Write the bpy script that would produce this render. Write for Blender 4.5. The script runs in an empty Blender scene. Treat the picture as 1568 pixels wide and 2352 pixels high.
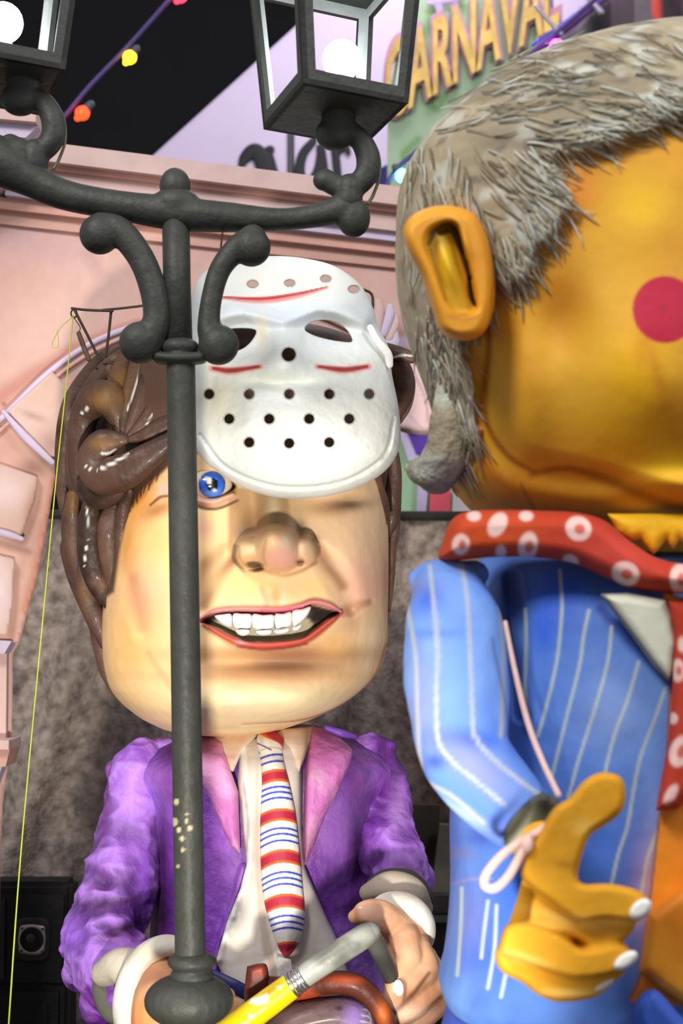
import bpy, bmesh, math, random
import numpy as np
from mathutils import Vector

# ---------------------------------------------------------------- camera, world, lights, exposure
R = math.radians
FPX, PITCH, CAMH = 3267.0, R(5.0), 1.75
scene = bpy.context.scene
COL = scene.collection
cam_d = bpy.data.cameras.new('camera'); cam = bpy.data.objects.new('camera', cam_d); COL.objects.link(cam)
cam.location = (0, 0, CAMH); cam.rotation_euler = (R(90) + PITCH, 0, 0)
cam_d.sensor_fit = 'VERTICAL'; cam_d.sensor_height = 36.0; cam_d.sensor_width = 24.0
cam_d.lens = FPX * 36.0 / 2352.0
cam_d.dof.use_dof = True; cam_d.dof.focus_distance = 3.62; cam_d.dof.aperture_fstop = 3.1
scene.camera = cam
world = bpy.data.worlds.new('hall_world'); scene.world = world; world.use_nodes = True
world.node_tree.nodes['Background'].inputs[0].default_value = (0.86, 0.86, 0.95, 1)
world.node_tree.nodes['Background'].inputs[1].default_value = 0.36
def area(name, loc, target, size, power, col):
    d = bpy.data.lights.new(name, 'AREA'); d.energy = power; d.size = size; d.color = col
    o = bpy.data.objects.new(name, d); COL.objects.link(o); o.location = loc
    o.rotation_euler = (Vector(target) - Vector(loc)).to_track_quat('-Z', 'Y').to_euler(); return o
area('hall_lamp_a', (-2.6, -1.2, 6.2), (0, 4, 1.4), 1.6, 290, (1.0, 0.96, 0.92))
area('hall_lamp_b', (3.2, -0.4, 6.0), (0.3, 3.4, 1.4), 1.6, 120, (0.97, 0.97, 1.0))
area('hall_lamp_c', (0.5, 7.5, 7.0), (0.3, 9.4, 3.2), 1.6, 72, (0.95, 0.93, 1.0))
sl = bpy.data.lights.new('low_front_spot', 'SPOT'); sl.energy = 440; sl.spot_size = R(35); sl.spot_blend = 0.45; sl.shadow_soft_size = 0.09; sl.color = (1.0, 0.92, 0.80)  # unseen low front spot, cone narrowed to light the purple-coated figure alone
so = bpy.data.objects.new('low_front_spot', sl); COL.objects.link(so); so.location = (-0.16, 0.5, 0.72)
so.rotation_euler = (Vector((-0.26, 4.0, 1.72)) - Vector((-0.16, 0.5, 0.72))).to_track_quat('-Z', 'Y').to_euler()
vs = scene.view_settings
vs.view_transform = 'Standard'; vs.look = 'None'; vs.gamma = 1.0; vs.use_curve_mapping = False; vs.exposure = 0.2

# ---------------------------------------------------------------- geometry helpers
CP, SP = math.cos(PITCH), math.sin(PITCH)
def at(px, py, Y):
    px = np.asarray(px, float); py = np.asarray(py, float); Y = np.asarray(Y, float)
    xc = (px - 784) / FPX; yc = (1176 - py) / FPX
    t = Y / (CP - SP * yc)
    X, Yb, Z = np.broadcast_arrays(xc * t, Y, CAMH + (SP + CP * yc) * t)
    return np.stack([X, Yb, Z], -1)
def proj(P):
    P = np.asarray(P, float); x = P[:, 0]; y = P[:, 1]; z = P[:, 2] - CAMH
    d = CP * y + SP * z; u = -SP * y + CP * z
    return 784 + FPX * x / d, 1176 - FPX * u / d
def lin(c):
    c = np.asarray(c, float) / 255.0
    return np.where(c <= 0.04045, c / 12.92, ((c + 0.055) / 1.055) ** 2.4)
ROOT = {}
def thing(name, loc, label, cat, group=None):
    o = bpy.data.objects.new(name, None); COL.objects.link(o); o.location = loc; o.empty_display_size = 0.1
    o['label'] = label; o['category'] = cat
    if group: o['group'] = group
    ROOT[o.name] = np.array(loc, float); return o
def mk(name, V, Fc, mat, parent=None, smooth=True, colors=None, loc=None, fixn=True):
    V = np.asarray(V, float)
    base = ROOT[parent.name] if parent is not None else (np.array(loc, float) if loc is not None else np.zeros(3))
    me = bpy.data.meshes.new(name); me.from_pydata((V - base).tolist(), [], [tuple(int(i) for i in f) for f in Fc])
    if fixn:
        bm = bmesh.new(); bm.from_mesh(me); bmesh.ops.recalc_face_normals(bm, faces=bm.faces); bm.to_mesh(me); bm.free()
    if smooth: me.polygons.foreach_set('use_smooth', [True] * len(me.polygons))
    if colors is not None:
        a = me.color_attributes.new('Col', 'FLOAT_COLOR', 'POINT')
        c4 = np.ones((len(V), 4), np.float32); c4[:, :3] = colors
        a.data.foreach_set('color', c4.ravel())
    me.materials.append(mat)
    o = bpy.data.objects.new(name, me); COL.objects.link(o)
    if parent is not None: o.parent = parent
    else: o.location = base
    ROOT[o.name] = base
    me.update(); return o
def tag(o, label, cat=None, group=None, kind=None):
    o['label'] = label
    if cat: o['category'] = cat
    if group: o['group'] = group
    if kind: o['kind'] = kind
    return o
def struct(o, label=None):
    o['kind'] = 'structure'
    if label: o['label'] = label
    return o
def hermite(keys, n):
    K = np.asarray(keys, float); x = K[:, 0]
    m = np.gradient(K, x, axis=0) if len(x) > 2 else np.tile((K[1] - K[0]) / (x[1] - x[0]), (2, 1))
    xs = np.linspace(x[0], x[-1], n); i = np.clip(np.searchsorted(x, xs, side='right') - 1, 0, len(x) - 2)
    h = (x[i + 1] - x[i]); t = ((xs - x[i]) / h)[:, None]; h = h[:, None]
    return ((2*t**3 - 3*t**2 + 1) * K[i] + (t**3 - 2*t**2 + t) * h * m[i] + (-2*t**3 + 3*t**2) * K[i+1] + (t**3 - t**2) * h * m[i+1])
def smooth_path(P, per=8, closed=False):
    P = np.asarray(P, float); n = len(P)
    if n < 3: return np.array([P[0] + (P[-1] - P[0]) * t for t in np.linspace(0, 1, per + 1)])
    out = []; rng = n if closed else n - 1
    for i in range(rng):
        a = P[(i - 1) % n] if (closed or i > 0) else 2 * P[0] - P[1]
        b = P[i]; c = P[(i + 1) % n]
        d = P[(i + 2) % n] if (closed or i + 2 < n) else 2 * P[-1] - P[-2]
        for t in np.linspace(0, 1, per, endpoint=False):
            out.append(0.5 * (2*b + (c - a) * t + (2*a - 5*b + 4*c - d) * t*t + (3*b - a - 3*c + d) * t**3))
    if not closed: out.append(P[-1])
    return np.array(out)
def loft(rows, nr, na, Y0):
    """rows: (py, xl, xr, depth_front, depth_back, exponent, y_offset) -> verts, faces, front weight"""
    K = hermite(rows, nr); nf = int(na * 0.74)
    a = np.concatenate([np.linspace(0, np.pi, nf, endpoint=False), np.linspace(np.pi, 2*np.pi, na - nf, endpoint=False)])
    ca, sa = np.cos(a), np.sign(np.sin(a) + 1e-9); V = []; Wt = []
    for py, xl, xr, df, db, e, yo in K:
        L = at(xl, py, Y0); Rr = at(xr, py, Y0); cx = (L[0] + Rr[0]) / 2; hw = max((Rr[0] - L[0]) / 2, 1e-4)
        X = cx + hw * ca
        sy = sa * np.clip(1 - np.abs(ca) ** e, 0, 1) ** (1 / e)
        D = np.where(sa > 0, max(df, 1e-4), max(db, 1e-4)) * sy
        V.append(np.stack([X, Y0 + yo - D, np.full(na, L[2])], -1)); Wt.append(np.clip(sy * 1.9, 0, 1))
    V = np.concatenate(V); Wt = np.concatenate(Wt); Fc = []
    for r in range(nr - 1):
        for k in range(na):
            k2 = (k + 1) % na; Fc.append((r*na + k, r*na + k2, (r+1)*na + k2, (r+1)*na + k))
    c0 = V[:na].mean(0); c1 = V[-na:].mean(0); n0 = len(V)
    V = np.vstack([V, c0, c1]); Wt = np.append(Wt, [0, 0])
    for k in range(na):
        k2 = (k + 1) % na; Fc.append((n0, k2, k)); Fc.append((n0 + 1, (nr-1)*na + k, (nr-1)*na + k2))
    return V, Fc, Wt
def sweep(P, rad, n=14, flat=1.0, caps=True, flatdir=None):
    """swept tube through world points P with radii; flat squashes along the view axis"""
    P = np.asarray(P, float); rad = np.asarray(rad, float)
    T = np.gradient(P, axis=0); T /= np.linalg.norm(T, axis=1)[:, None] + 1e-12
    if caps:
        hs, hr, hT = [], [], []
        for k in (0.0, 0.35, 0.7, 0.92):
            hs.append(P[0] - T[0] * rad[0] * math.sqrt(max(0, 1 - k*k))); hr.append(rad[0] * max(k, 0.03)); hT.append(T[0])
        es, er, eT = [], [], []
        for k in (0.92, 0.7, 0.35, 0.0):
            es.append(P[-1] + T[-1] * rad[-1] * math.sqrt(max(0, 1 - k*k))); er.append(rad[-1] * max(k, 0.03)); eT.append(T[-1])
        P = np.vstack([hs, P, es]); rad = np.concatenate([hr, rad, er]); T = np.vstack([hT, T, eT])
    up = np.array([0, 1.0, 0]); V = []
    a = np.linspace(0, 2*np.pi, n, endpoint=False)
    for p, r, t in zip(P, rad, T):
        u = up - t * np.dot(up, t)
        if np.linalg.norm(u) < 0.05: u = np.array([0, 0, 1.0]) - t * t[2]
        u /= np.linalg.norm(u); v = np.cross(t, u)
        V.append(p + (np.cos(a)[:, None] * u * flat + np.sin(a)[:, None] * v) * r)
    V = np.concatenate(V); m = len(P); Fc = []
    for i in range(m - 1):
        for k in range(n):
            k2 = (k + 1) % n; Fc.append((i*n + k, i*n + k2, (i+1)*n + k2, (i+1)*n + k))
    Fc.append(tuple(range(n))); Fc.append(tuple((m-1)*n + k for k in range(n)))
    return V, Fc
def ptube(pts, per=8, n=14, flat=1.0, caps=True, Y=None):
    """pts: (px, py, width_px, Y) in photo pixels at world distance Y"""
    A = np.array([p if len(p) == 4 else (*p, Y) for p in pts], float); S = smooth_path(A, per)
    W = at(S[:, 0], S[:, 1], S[:, 3]); return sweep(W, S[:, 2] * S[:, 3] / FPX, n, flat, caps)
def wtube(pts, rad, per=1, n=10, caps=False):
    P = smooth_path(pts, per) if per > 1 else np.asarray(pts, float)
    return sweep(P, np.full(len(P), rad) if np.isscalar(rad) else rad, n, 1.0, caps)
def ellipsoid(px, py, Y, rx, ry, rd=None, n=24, m=16):
    c = at(px, py, Y); s = Y / FPX; rd = rd if rd is not None else (rx + ry) / 2
    V = []
    for i in range(m + 1):
        th = math.pi * i / m
        for k in range(n):
            ph = 2*math.pi*k/n
            V.append(c + np.array([rx*s*math.sin(th)*math.cos(ph), rd*s*math.sin(th)*math.sin(ph), ry*s*math.cos(th)]))
    Fc = [(i*n + k, i*n + (k+1) % n, (i+1)*n + (k+1) % n, (i+1)*n + k) for i in range(m) for k in range(n)]
    return np.array(V), Fc
def box(c, s, rz=0.0):
    c = np.array(c, float); s = np.array(s, float) / 2
    V = np.array([[x, y, z] for x in (-1, 1) for y in (-1, 1) for z in (-1, 1)], float) * s
    if rz: V = V @ np.array([[math.cos(rz), math.sin(rz), 0], [-math.sin(rz), math.cos(rz), 0], [0, 0, 1]])
    return V + c, [(0,1,3,2), (4,6,7,5), (0,4,5,1), (2,3,7,6), (0,2,6,4), (1,5,7,3)]
def hexa(a, b):
    """bar from quad a (4 world points) to quad b"""
    return np.vstack([a, b]), [(0,1,2,3), (7,6,5,4), (0,4,5,1), (1,5,6,2), (2,6,7,3), (3,7,4,0)]
def join(*parts):
    V, Fc, o = [], [], 0
    for v, f in parts:
        V.append(np.asarray(v, float)); Fc += [tuple(i + o for i in q) for q in f]; o += len(v)
    return np.vstack(V), Fc
def remesh(parts, voxel, smooth=4, fac=0.5):
    V, Fc = join(*parts)
    me = bpy.data.meshes.new('tmp'); me.from_pydata(V.tolist(), [], Fc)
    bm = bmesh.new(); bm.from_mesh(me); bmesh.ops.recalc_face_normals(bm, faces=bm.faces); bm.to_mesh(me); bm.free()
    o = bpy.data.objects.new('tmp', me); COL.objects.link(o)
    r = o.modifiers.new('r', 'REMESH'); r.mode = 'VOXEL'; r.voxel_size = voxel
    if smooth:
        s = o.modifiers.new('s', 'SMOOTH'); s.iterations = smooth; s.factor = fac
    dg = bpy.context.evaluated_depsgraph_get(); ev = o.evaluated_get(dg); m2 = ev.to_mesh()
    n = len(m2.vertices); A = np.empty(n*3); m2.vertices.foreach_get('co', A); N = np.empty(n*3); m2.vertices.foreach_get('normal', N)
    Fq = [tuple(p.vertices) for p in m2.polygons]
    ev.to_mesh_clear(); bpy.data.objects.remove(o); bpy.data.meshes.remove(me)
    return A.reshape(-1, 3), Fq, N.reshape(-1, 3)

# ---------------------------------------------------------------- drawing masks, in pixels of the photo at the thing's own distance
def sstep(x): x = np.clip(x, 0, 1); return x*x*(3 - 2*x)
def blob(p, cx, cy, rx, ry, rot=0):
    c, s = math.cos(R(rot)), math.sin(R(rot)); dx, dy = p[0] - cx, p[1] - cy
    u = (dx*c + dy*s) / rx; v = (-dx*s + dy*c) / ry; return np.exp(-(u*u + v*v))
def disc(p, cx, cy, rx, ry, soft=2.0, rot=0):
    c, s = math.cos(R(rot)), math.sin(R(rot)); dx, dy = p[0] - cx, p[1] - cy
    q = np.sqrt(((dx*c + dy*s) / rx)**2 + ((-dx*s + dy*c) / ry)**2); return sstep(0.5 - (q - 1) * min(rx, ry) / (2*soft))
def stroke(p, pts, soft=0.5, sm=True):
    A = np.array(pts, float)
    if sm and len(A) > 2: A = smooth_path(A, 5)
    best = np.full(p[0].shape, 1e9)
    lo = A[:, :2].min(0) - A[:, 2].max()*1.1; hi = A[:, :2].max(0) + A[:, 2].max()*1.1
    near = (p[0] > lo[0]) & (p[0] < hi[0]) & (p[1] > lo[1]) & (p[1] < hi[1])
    x, y = p[0][near], p[1][near]; b = best[near]
    for i in range(len(A) - 1):
        d = A[i+1, :2] - A[i, :2]; L = d @ d + 1e-9
        t = np.clip(((x - A[i, 0])*d[0] + (y - A[i, 1])*d[1]) / L, 0, 1)
        w = A[i, 2] + (A[i+1, 2] - A[i, 2]) * t
        b = np.minimum(b, np.hypot(x - A[i, 0] - d[0]*t, y - A[i, 1] - d[1]*t) / np.maximum(w, 0.3))
    best[near] = b; return sstep((1 - best) / soft)
def sdist(x, y, poly):
    """signed distance, negative inside, and nearest outline point"""
    P = np.asarray(poly, float); Q = np.roll(P, -1, 0); best = np.full(x.shape, 1e18)
    nx, ny = np.zeros_like(x), np.zeros_like(y); ins = np.zeros(x.shape, bool)
    for a, b in zip(P, Q):
        d = b - a; t = np.clip(((x - a[0])*d[0] + (y - a[1])*d[1]) / (d @ d + 1e-12), 0, 1)
        qx, qy = a[0] + d[0]*t, a[1] + d[1]*t; e = (x - qx)**2 + (y - qy)**2; m = e < best
        best = np.where(m, e, best); nx = np.where(m, qx, nx); ny = np.where(m, qy, ny)
        if abs(d[1]) > 1e-12:
            c = ((a[1] > y) != (b[1] > y)) & (x < d[0] * (y - a[1]) / d[1] + a[0]); ins ^= c
    s = np.sqrt(best); return np.where(ins, -s, s), nx, ny
def polym(p, pts, soft=3.0, sm=False):
    P = smooth_path(pts, 6, True) if sm else np.array(pts, float)
    return sstep(0.5 - sdist(p[0], p[1], P)[0] / (2*soft))
def _h(i, j, k, s):
    n = (i*374761393 + j*668265263 + k*2147483647 + s*974711) & 0xffffffff
    n = ((n ^ (n >> 13)) * 1274126177) & 0xffffffff; return ((n ^ (n >> 16)) & 0xffff) / 65535.0
def vnoise(P, sc, seed=0):
    Q = np.asarray(P, float) * sc; I = np.floor(Q).astype(np.int64); f = Q - I; f = f*f*(3 - 2*f); r = 0
    for a in (0, 1):
        for b in (0, 1):
            for c in (0, 1):
                w = (f[:, 0] if a else 1 - f[:, 0]) * (f[:, 1] if b else 1 - f[:, 1]) * (f[:, 2] if c else 1 - f[:, 2])
                r = r + w * _h(I[:, 0] + a, I[:, 1] + b, I[:, 2] + c, seed)
    return r
def fbm(P, sc, seed=0, o=4):
    r, a, t = 0, 1.0, 0
    for i in range(o): r = r + a * vnoise(P, sc * 2**i, seed + i); t += a; a *= 0.5
    return r / t
class Paint:
    def __init__(s, V, base):
        s.V = np.asarray(V); s.p = proj(s.V); s.c = np.tile(lin(base), (len(s.V), 1))
    def mix(s, m, col, a=1.0):
        m = np.clip(m * a, 0, 1)[:, None]; s.c = s.c * (1 - m) + lin(col) * m; return s
    def blob(s, cx, cy, rx, ry, col, a=1.0, rot=0): return s.mix(blob(s.p, cx, cy, rx, ry, rot), col, a)
    def disc(s, cx, cy, rx, ry, col, a=1.0, soft=2, rot=0): return s.mix(disc(s.p, cx, cy, rx, ry, soft, rot), col, a)
    def line(s, pts, col, a=1.0, soft=0.6): return s.mix(stroke(s.p, pts, soft), col, a)
    def poly(s, pts, col, a=1.0, soft=3, sm=False): return s.mix(polym(s.p, pts, soft, sm), col, a)
    def noise(s, sc, lo, hi, col, a=1.0, seed=0, o=4, stretch=(1, 1, 1)): return s.mix(sstep((fbm(s.V * np.array(stretch), sc, seed, o) - lo) / (hi - lo)), col, a)
def pillow(outline, Y0, T, r, step=4.0, back=0.5, edge=0.004, hf=None, sm=True, holes=(), per=6):
    """a padded panel: its outline in photo pixels at distance Y0 (number or function), bulging T metres towards the viewer"""
    O = smooth_path(outline, per, True) if sm else np.array(outline, float)
    lo, hi = O.min(0) - step, O.max(0) + step
    xs = np.arange(lo[0], hi[0] + step, step); ys = np.arange(lo[1], hi[1] + step, step)
    nx, ny = len(xs), len(ys); GX, GY = np.meshgrid(xs, ys); cx = (GX[:-1, :-1] + step/2).ravel(); cy = (GY[:-1, :-1] + step/2).ravel()
    keep = sdist(cx, cy, O)[0] < 0
    for h in holes: keep &= sdist(cx, cy, h)[0] > 0
    keep = keep.reshape(ny-1, nx-1); cnt = np.zeros((ny, nx), int)
    for a in (0, 1):
        for b in (0, 1): cnt[a:a+ny-1, b:b+nx-1] += keep
    used = cnt > 0; bd = used & (cnt < 4)
    px, py = GX[used].copy(), GY[used].copy(); bdu = bd[used]; ids = -np.ones((ny, nx), int); ids[used] = np.arange(used.sum())
    d, qx, qy = sdist(px, py, O); best = np.abs(d)
    for h in holes:
        dh, hx, hy = sdist(px, py, h); m = np.abs(dh) < best; best = np.where(m, np.abs(dh), best); qx = np.where(m, hx, qx); qy = np.where(m, hy, qy)
    outer = bdu & (np.abs(d) <= np.hypot(px - qx, py - qy) + 1e-6)
    px = np.where(bdu, qx, px); py = np.where(bdu, qy, py); sd = np.clip(np.where(outer, 0, -sdist(px, py, O)[0]), 0, None)
    h = T * np.sqrt(np.clip(1 - (1 - np.clip(sd / r, 0, 1))**2, 0, 1))
    Yv = Y0(px, py) if callable(Y0) else np.full(len(px), float(Y0))
    B = at(px, py, Yv); ext = hf(px, py, sd) if hf else 0
    Fr = at(px, py, Yv - h - edge - ext); Bk = at(px, py, Yv + h * max(back, 0) + edge - (ext if back < 0 else 0))
    n = len(px); Fc = []
    J, I = np.nonzero(keep); ec = {}
    for j, i in zip(J, I):
        q = (ids[j, i], ids[j, i+1], ids[j+1, i+1], ids[j+1, i]); Fc.append(q); Fc.append(tuple(v + n for v in q[::-1]))
        for a, b in zip(q, q[1:] + q[:1]):
            if (b, a) in ec: del ec[(b, a)]
            else: ec[(a, b)] = 1
    for a, b in ec: Fc.append((b, a, a + n, b + n))
    return np.vstack([Fr, Bk]), Fc
def dome(p, cx, cy, rx, ry, rot=0):
    c, s = math.cos(R(rot)), math.sin(R(rot)); dx, dy = p[0] - cx, p[1] - cy
    return np.sqrt(np.clip(1 - ((dx*c + dy*s) / rx)**2 - ((-dx*s + dy*c) / ry)**2, 0, 1))
def surf(V, px, py, rad=10):
    x, y = proj(V); m = (np.abs(x - px) < rad) & (np.abs(y - py) < rad)
    return float(V[m, 1].min())
def surf_fn(V, cell=12.0):
    """front distance of a mesh as a function of photo pixels (smoothed grid)"""
    x, y = proj(V); g = {}
    for i, j, Y in zip((x // cell).astype(int), (y // cell).astype(int), V[:, 1]):
        k = (i, j)
        if k not in g or Y < g[k]: g[k] = Y
    def f(px, py):
        out = np.empty(len(px))
        for n, (a, b) in enumerate(zip(px, py)):
            fi, fj = a / cell - 0.5, b / cell - 0.5; i, j = math.floor(fi), math.floor(fj); s = w = 0
            for di in (0, 1):
                for dj in (0, 1):
                    v = g.get((i + di, j + dj))
                    if v is not None:
                        q = (fi - i if di else 1 - fi + i) * (fj - j if dj else 1 - fj + j) + 1e-6; s += q*v; w += q
            out[n] = s / w if w else 9.0
        return out
    return f

# ---------------------------------------------------------------- materials (all procedural)
def mat(name, col, rough=0.5, metal=0.0, var=0.12, vs_=6.0, bump=0.15, bs=40.0, emis=None, es=0.0, spec=0.4, coat=0.0):
    m = bpy.data.materials.new(name); m.use_nodes = True; nt = m.node_tree; b = nt.nodes['Principled BSDF']
    tc = nt.nodes.new('ShaderNodeTexCoord'); c = lin(col)
    b.inputs['Roughness'].default_value = rough; b.inputs['Metallic'].default_value = metal; b.inputs['Specular IOR Level'].default_value = spec
    b.inputs['Coat Weight'].default_value = coat
    n = nt.nodes.new('ShaderNodeTexNoise'); n.inputs['Scale'].default_value = vs_; n.inputs['Detail'].default_value = 5; nt.links.new(tc.outputs['Object'], n.inputs['Vector'])
    r = nt.nodes.new('ShaderNodeValToRGB'); r.color_ramp.elements[0].position = 0.3; r.color_ramp.elements[1].position = 0.7
    r.color_ramp.elements[0].color = (*np.clip(c * (1 - var), 0, 1), 1); r.color_ramp.elements[1].color = (*np.clip(c * (1 + var), 0, 1), 1)
    nt.links.new(n.outputs['Fac'], r.inputs['Fac']); nt.links.new(r.outputs['Color'], b.inputs['Base Color'])
    if bump:
        n2 = nt.nodes.new('ShaderNodeTexNoise'); n2.inputs['Scale'].default_value = bs; n2.inputs['Detail'].default_value = 4; nt.links.new(tc.outputs['Object'], n2.inputs['Vector'])
        bp = nt.nodes.new('ShaderNodeBump'); bp.inputs['Strength'].default_value = bump; bp.inputs['Distance'].default_value = 0.02
        nt.links.new(n2.outputs['Fac'], bp.inputs['Height']); nt.links.new(bp.outputs['Normal'], b.inputs['Normal'])
    if emis is not None:
        b.inputs['Emission Color'].default_value = (*lin(emis), 1); b.inputs['Emission Strength'].default_value = es
    return m
def mat_paint(name, rough=0.5, bump=0.12, bs=25.0, var=0.06, spec=0.4, coat=0.0):
    m = bpy.data.materials.new(name); m.use_nodes = True; nt = m.node_tree; b = nt.nodes['Principled BSDF']
    tc = nt.nodes.new('ShaderNodeTexCoord'); at_ = nt.nodes.new('ShaderNodeAttribute'); at_.attribute_name = 'Col'
    n = nt.nodes.new('ShaderNodeTexNoise'); n.inputs['Scale'].default_value = bs; n.inputs['Detail'].default_value = 5; nt.links.new(tc.outputs['Object'], n.inputs['Vector'])
    mr = nt.nodes.new('ShaderNodeMapRange'); mr.inputs['To Min'].default_value = 1 - var*2; mr.inputs['To Max'].default_value = 1 + var*2; nt.links.new(n.outputs['Fac'], mr.inputs['Value'])
    mx = nt.nodes.new('ShaderNodeVectorMath'); mx.operation = 'SCALE'; nt.links.new(at_.outputs['Color'], mx.inputs[0]); nt.links.new(mr.outputs['Result'], mx.inputs['Scale'])
    nt.links.new(mx.outputs['Vector'], b.inputs['Base Color'])
    b.inputs['Roughness'].default_value = rough; b.inputs['Specular IOR Level'].default_value = spec; b.inputs['Coat Weight'].default_value = coat; b.inputs['Coat Roughness'].default_value = 0.15
    if bump:
        bp = nt.nodes.new('ShaderNodeBump'); bp.inputs['Strength'].default_value = bump; bp.inputs['Distance'].default_value = 0.03
        nt.links.new(n.outputs['Fac'], bp.inputs['Height']); nt.links.new(bp.outputs['Normal'], b.inputs['Normal'])
    return m
M = dict(
    iron=mat('lamp_post_paint', (56, 58, 53), 0.55, 0, 0.2, 9, 0.25, 30, spec=0.35),
    black=mat('hall_black', (16, 16, 18), 0.9, 0, 0.1, 3, 0), floor=mat('hall_concrete', (70, 68, 66), 0.8), deck=mat('deck_boards', (58, 54, 50), 0.8),
    pink=mat('facade_pink', (206, 164, 150), 0.75, 0, 0.07, 3, 0.25, 14, spec=0.2), pinklight=mat('facade_pale', (212, 182, 176), 0.75, 0, 0.08, 6, 0.25, 14, spec=0.2),
    pinkdark=mat('facade_terracotta', (212, 164, 150), 0.75, 0, 0.12, 6, 0.25, 14, spec=0.2), lilac=mat('facade_lilac', (205, 190, 212), 0.75, 0, 0.08, 6, 0.2, 14, spec=0.2),
    banner=mat('banner_vinyl', (206, 190, 216), 0.6, 0, 0.03, 2, 0.03), ink=mat('banner_ink', (16, 14, 20), 0.6, 0, 0.05, 2, 0),
    navy=mat('navy_cloth', (42, 40, 110), 0.8), cable=mat('light_cable', (84, 66, 128), 0.5), socket=mat('bulb_socket', (84, 92, 98), 0.5),
    steel=mat('steel_wire', (62, 52, 42), 0.5, 0.5), line=mat('fishing_line', (176, 190, 60), 0.4, emis=None),
    cloth=mat('cord', (225, 190, 180), 0.8), white=mat('white_enamel', (238, 236, 234), 0.3, 0, 0.03), nail=mat('nail_white', (240, 238, 232), 0.35, 0, 0.03),
    paint=mat_paint('airbrushed_and_shaded_papier_mache', 0.55, 0.10, 22, 0.04), gloss=mat_paint('gloss_papier_mache', 0.5, 0.22, 26, 0.09, 0.35, 0.05), coat=mat_paint('painted_coat', 0.5, 0.35, 30, 0.07),
    cottonblue=mat_paint('painted_pinstripe', 0.6, 0.12, 16, 0.05), fur=mat_paint('grey_hair_paint', 0.8, 0.5, 60, 0.12, 0.2), maskm=mat_paint('mask_white', 0.5, 0.16, 18, 0.02),
)

# ================================================================ the setting: hall and float deck
def quadpx(q, Y, d=0.0):
    return np.array([at(a, b, Y) + np.array([0, d, 0]) for a, b in q])
DECK = 0.28
struct(mk('floor', *box((0, 6, -0.05), (16, 18, 0.1)), M['floor'], smooth=False))
struct(mk('wall_back', *box((0, 13, 4.5), (16, 0.1, 9.1)), M['black'], smooth=False))
struct(mk('float_deck', *box((0.2, 3.6, DECK/2), (3.6, 3.4, DECK)), M['deck'], smooth=False), 'dark boarded deck of the carnival float')

# ---------------------------------------------------------------- pink stage arch (a painted facade, turned a little away to the right)
WA, WB = 5.02, 0.33
def wallY(px, py, off=0.0):
    xc = (np.asarray(px, float) - 784) / FPX; dy = CP - SP * (1176 - np.asarray(py, float)) / FPX
    return (WA - off) * dy / (dy - WB * xc)
def wslab(q, front, back=0.0):
    a = np.array([at(x, y, wallY(x, y)) for x, y in q]); f = a.copy(); f[:, 1] -= front; b = a.copy(); b[:, 1] -= back
    return hexa(f, b)
arch = thing('stage_arch', tuple(at(560, 985, 5.2) * np.array([1, 1, 0])), 'pink painted stage arch with moulded cornice behind the brown-haired figure', 'arch')
intr = [(880, 985), (860, 880), (800, 800), (640, 735), (500, 760), (360, 850), (230, 940), (160, 1010), (132, 1065), (118, 1150), (105, 1230), (85, 1330), (65, 1400), (45, 1475), (30, 1500), (27, 1690), (6, 1850), (-4, 2100), (-12, 2560)]
wall_out = [(-160, 330), (500, 420), (1300, 520), (1300, 2420), (1120, 2420), (1120, 985)] + intr + [(-160, 2600)]
V, Fc = pillow(wall_out, wallY, 0.0, 5, 7, 0, 0.035, sm=False)
P = Paint(V, (208, 168, 154))
P.noise(1.2, 0.35, 0.7, (214, 178, 168), 0.7, 3).noise(5, 0.5, 0.8, (206, 158, 146), 0.35, 9)
P.line([(-80, 980, 45), (20, 900, 40), (110, 838, 30), (200, 785, 20), (320, 735, 10)], (178, 116, 98), 0.75, 1.0)  # brown shadow above the arch curve painted into the wall colour
P.blob(60, 560, 130, 40, (190, 150, 160), 0.5, 6).blob(40, 640, 90, 60, (206, 160, 146), 0.6)  # lantern's cast shadow painted as a mauve patch at the left
P.blob(930, 560, 120, 24, (190, 140, 130), 0.6, 5).blob(900, 520, 200, 16, (210, 190, 200), 0.7, 5)
P.poly([(880, 720), (1000, 730), (1000, 775), (880, 765)], (198, 150, 138), 0.8, 4).poly([(890, 772), (1000, 780), (1000, 800), (890, 795)], (205, 190, 215), 0.9, 4)
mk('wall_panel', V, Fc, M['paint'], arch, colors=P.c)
# cornice mouldings, each its own board
def cyl(x): return 368 + (x - 95) * 0.1225
def band(name, m, x0, x1, t0, t1, t2, t3, front, back=0.0):
    mk(name, *wslab([(x0, cyl(x0) + t0), (x1, cyl(x1) + t1), (x1, cyl(x1) + t3), (x0, cyl(x0) + t2)], front, back), m, arch, smooth=False)
band('cornice_board', M['pinklight'], 60, 1300, 0, 0, 42, 40, 0.20)
band('cornice_board', M['pinkdark'], 60, 1300, 42, 40, 52, 49, 0.165)
band('cornice_board', M['pinklight'], 60, 1300, 52, 49, 92, 86, 0.14)
band('cornice_board', M['lilac'], 30, 1300, 92, 86, 112, 104, 0.115)
band('cornice_board', M['pinkdark'], 10, 1300, 112, 104, 138, 126, 0.085)
band('cornice_board', M['pink'], -60, 1300, 138, 126, 168, 152, 0.055)
# capital block of the pier at the left
mk('pier_cap', *wslab([(-160, 285), (122, 312), (121, 346), (-160, 322)], 0.27), M['pinklight'], arch, smooth=False)
mk('pier_cap', *wslab([(-160, 322), (121, 346), (94, 372), (-160, 352)], 0.235), M['lilac'], arch, smooth=False)
mk('pier_cap', *wslab([(-160, 352), (91, 371), (60, 450), (-160, 520)], 0.21), M['pinklight'], arch, smooth=False)
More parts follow.
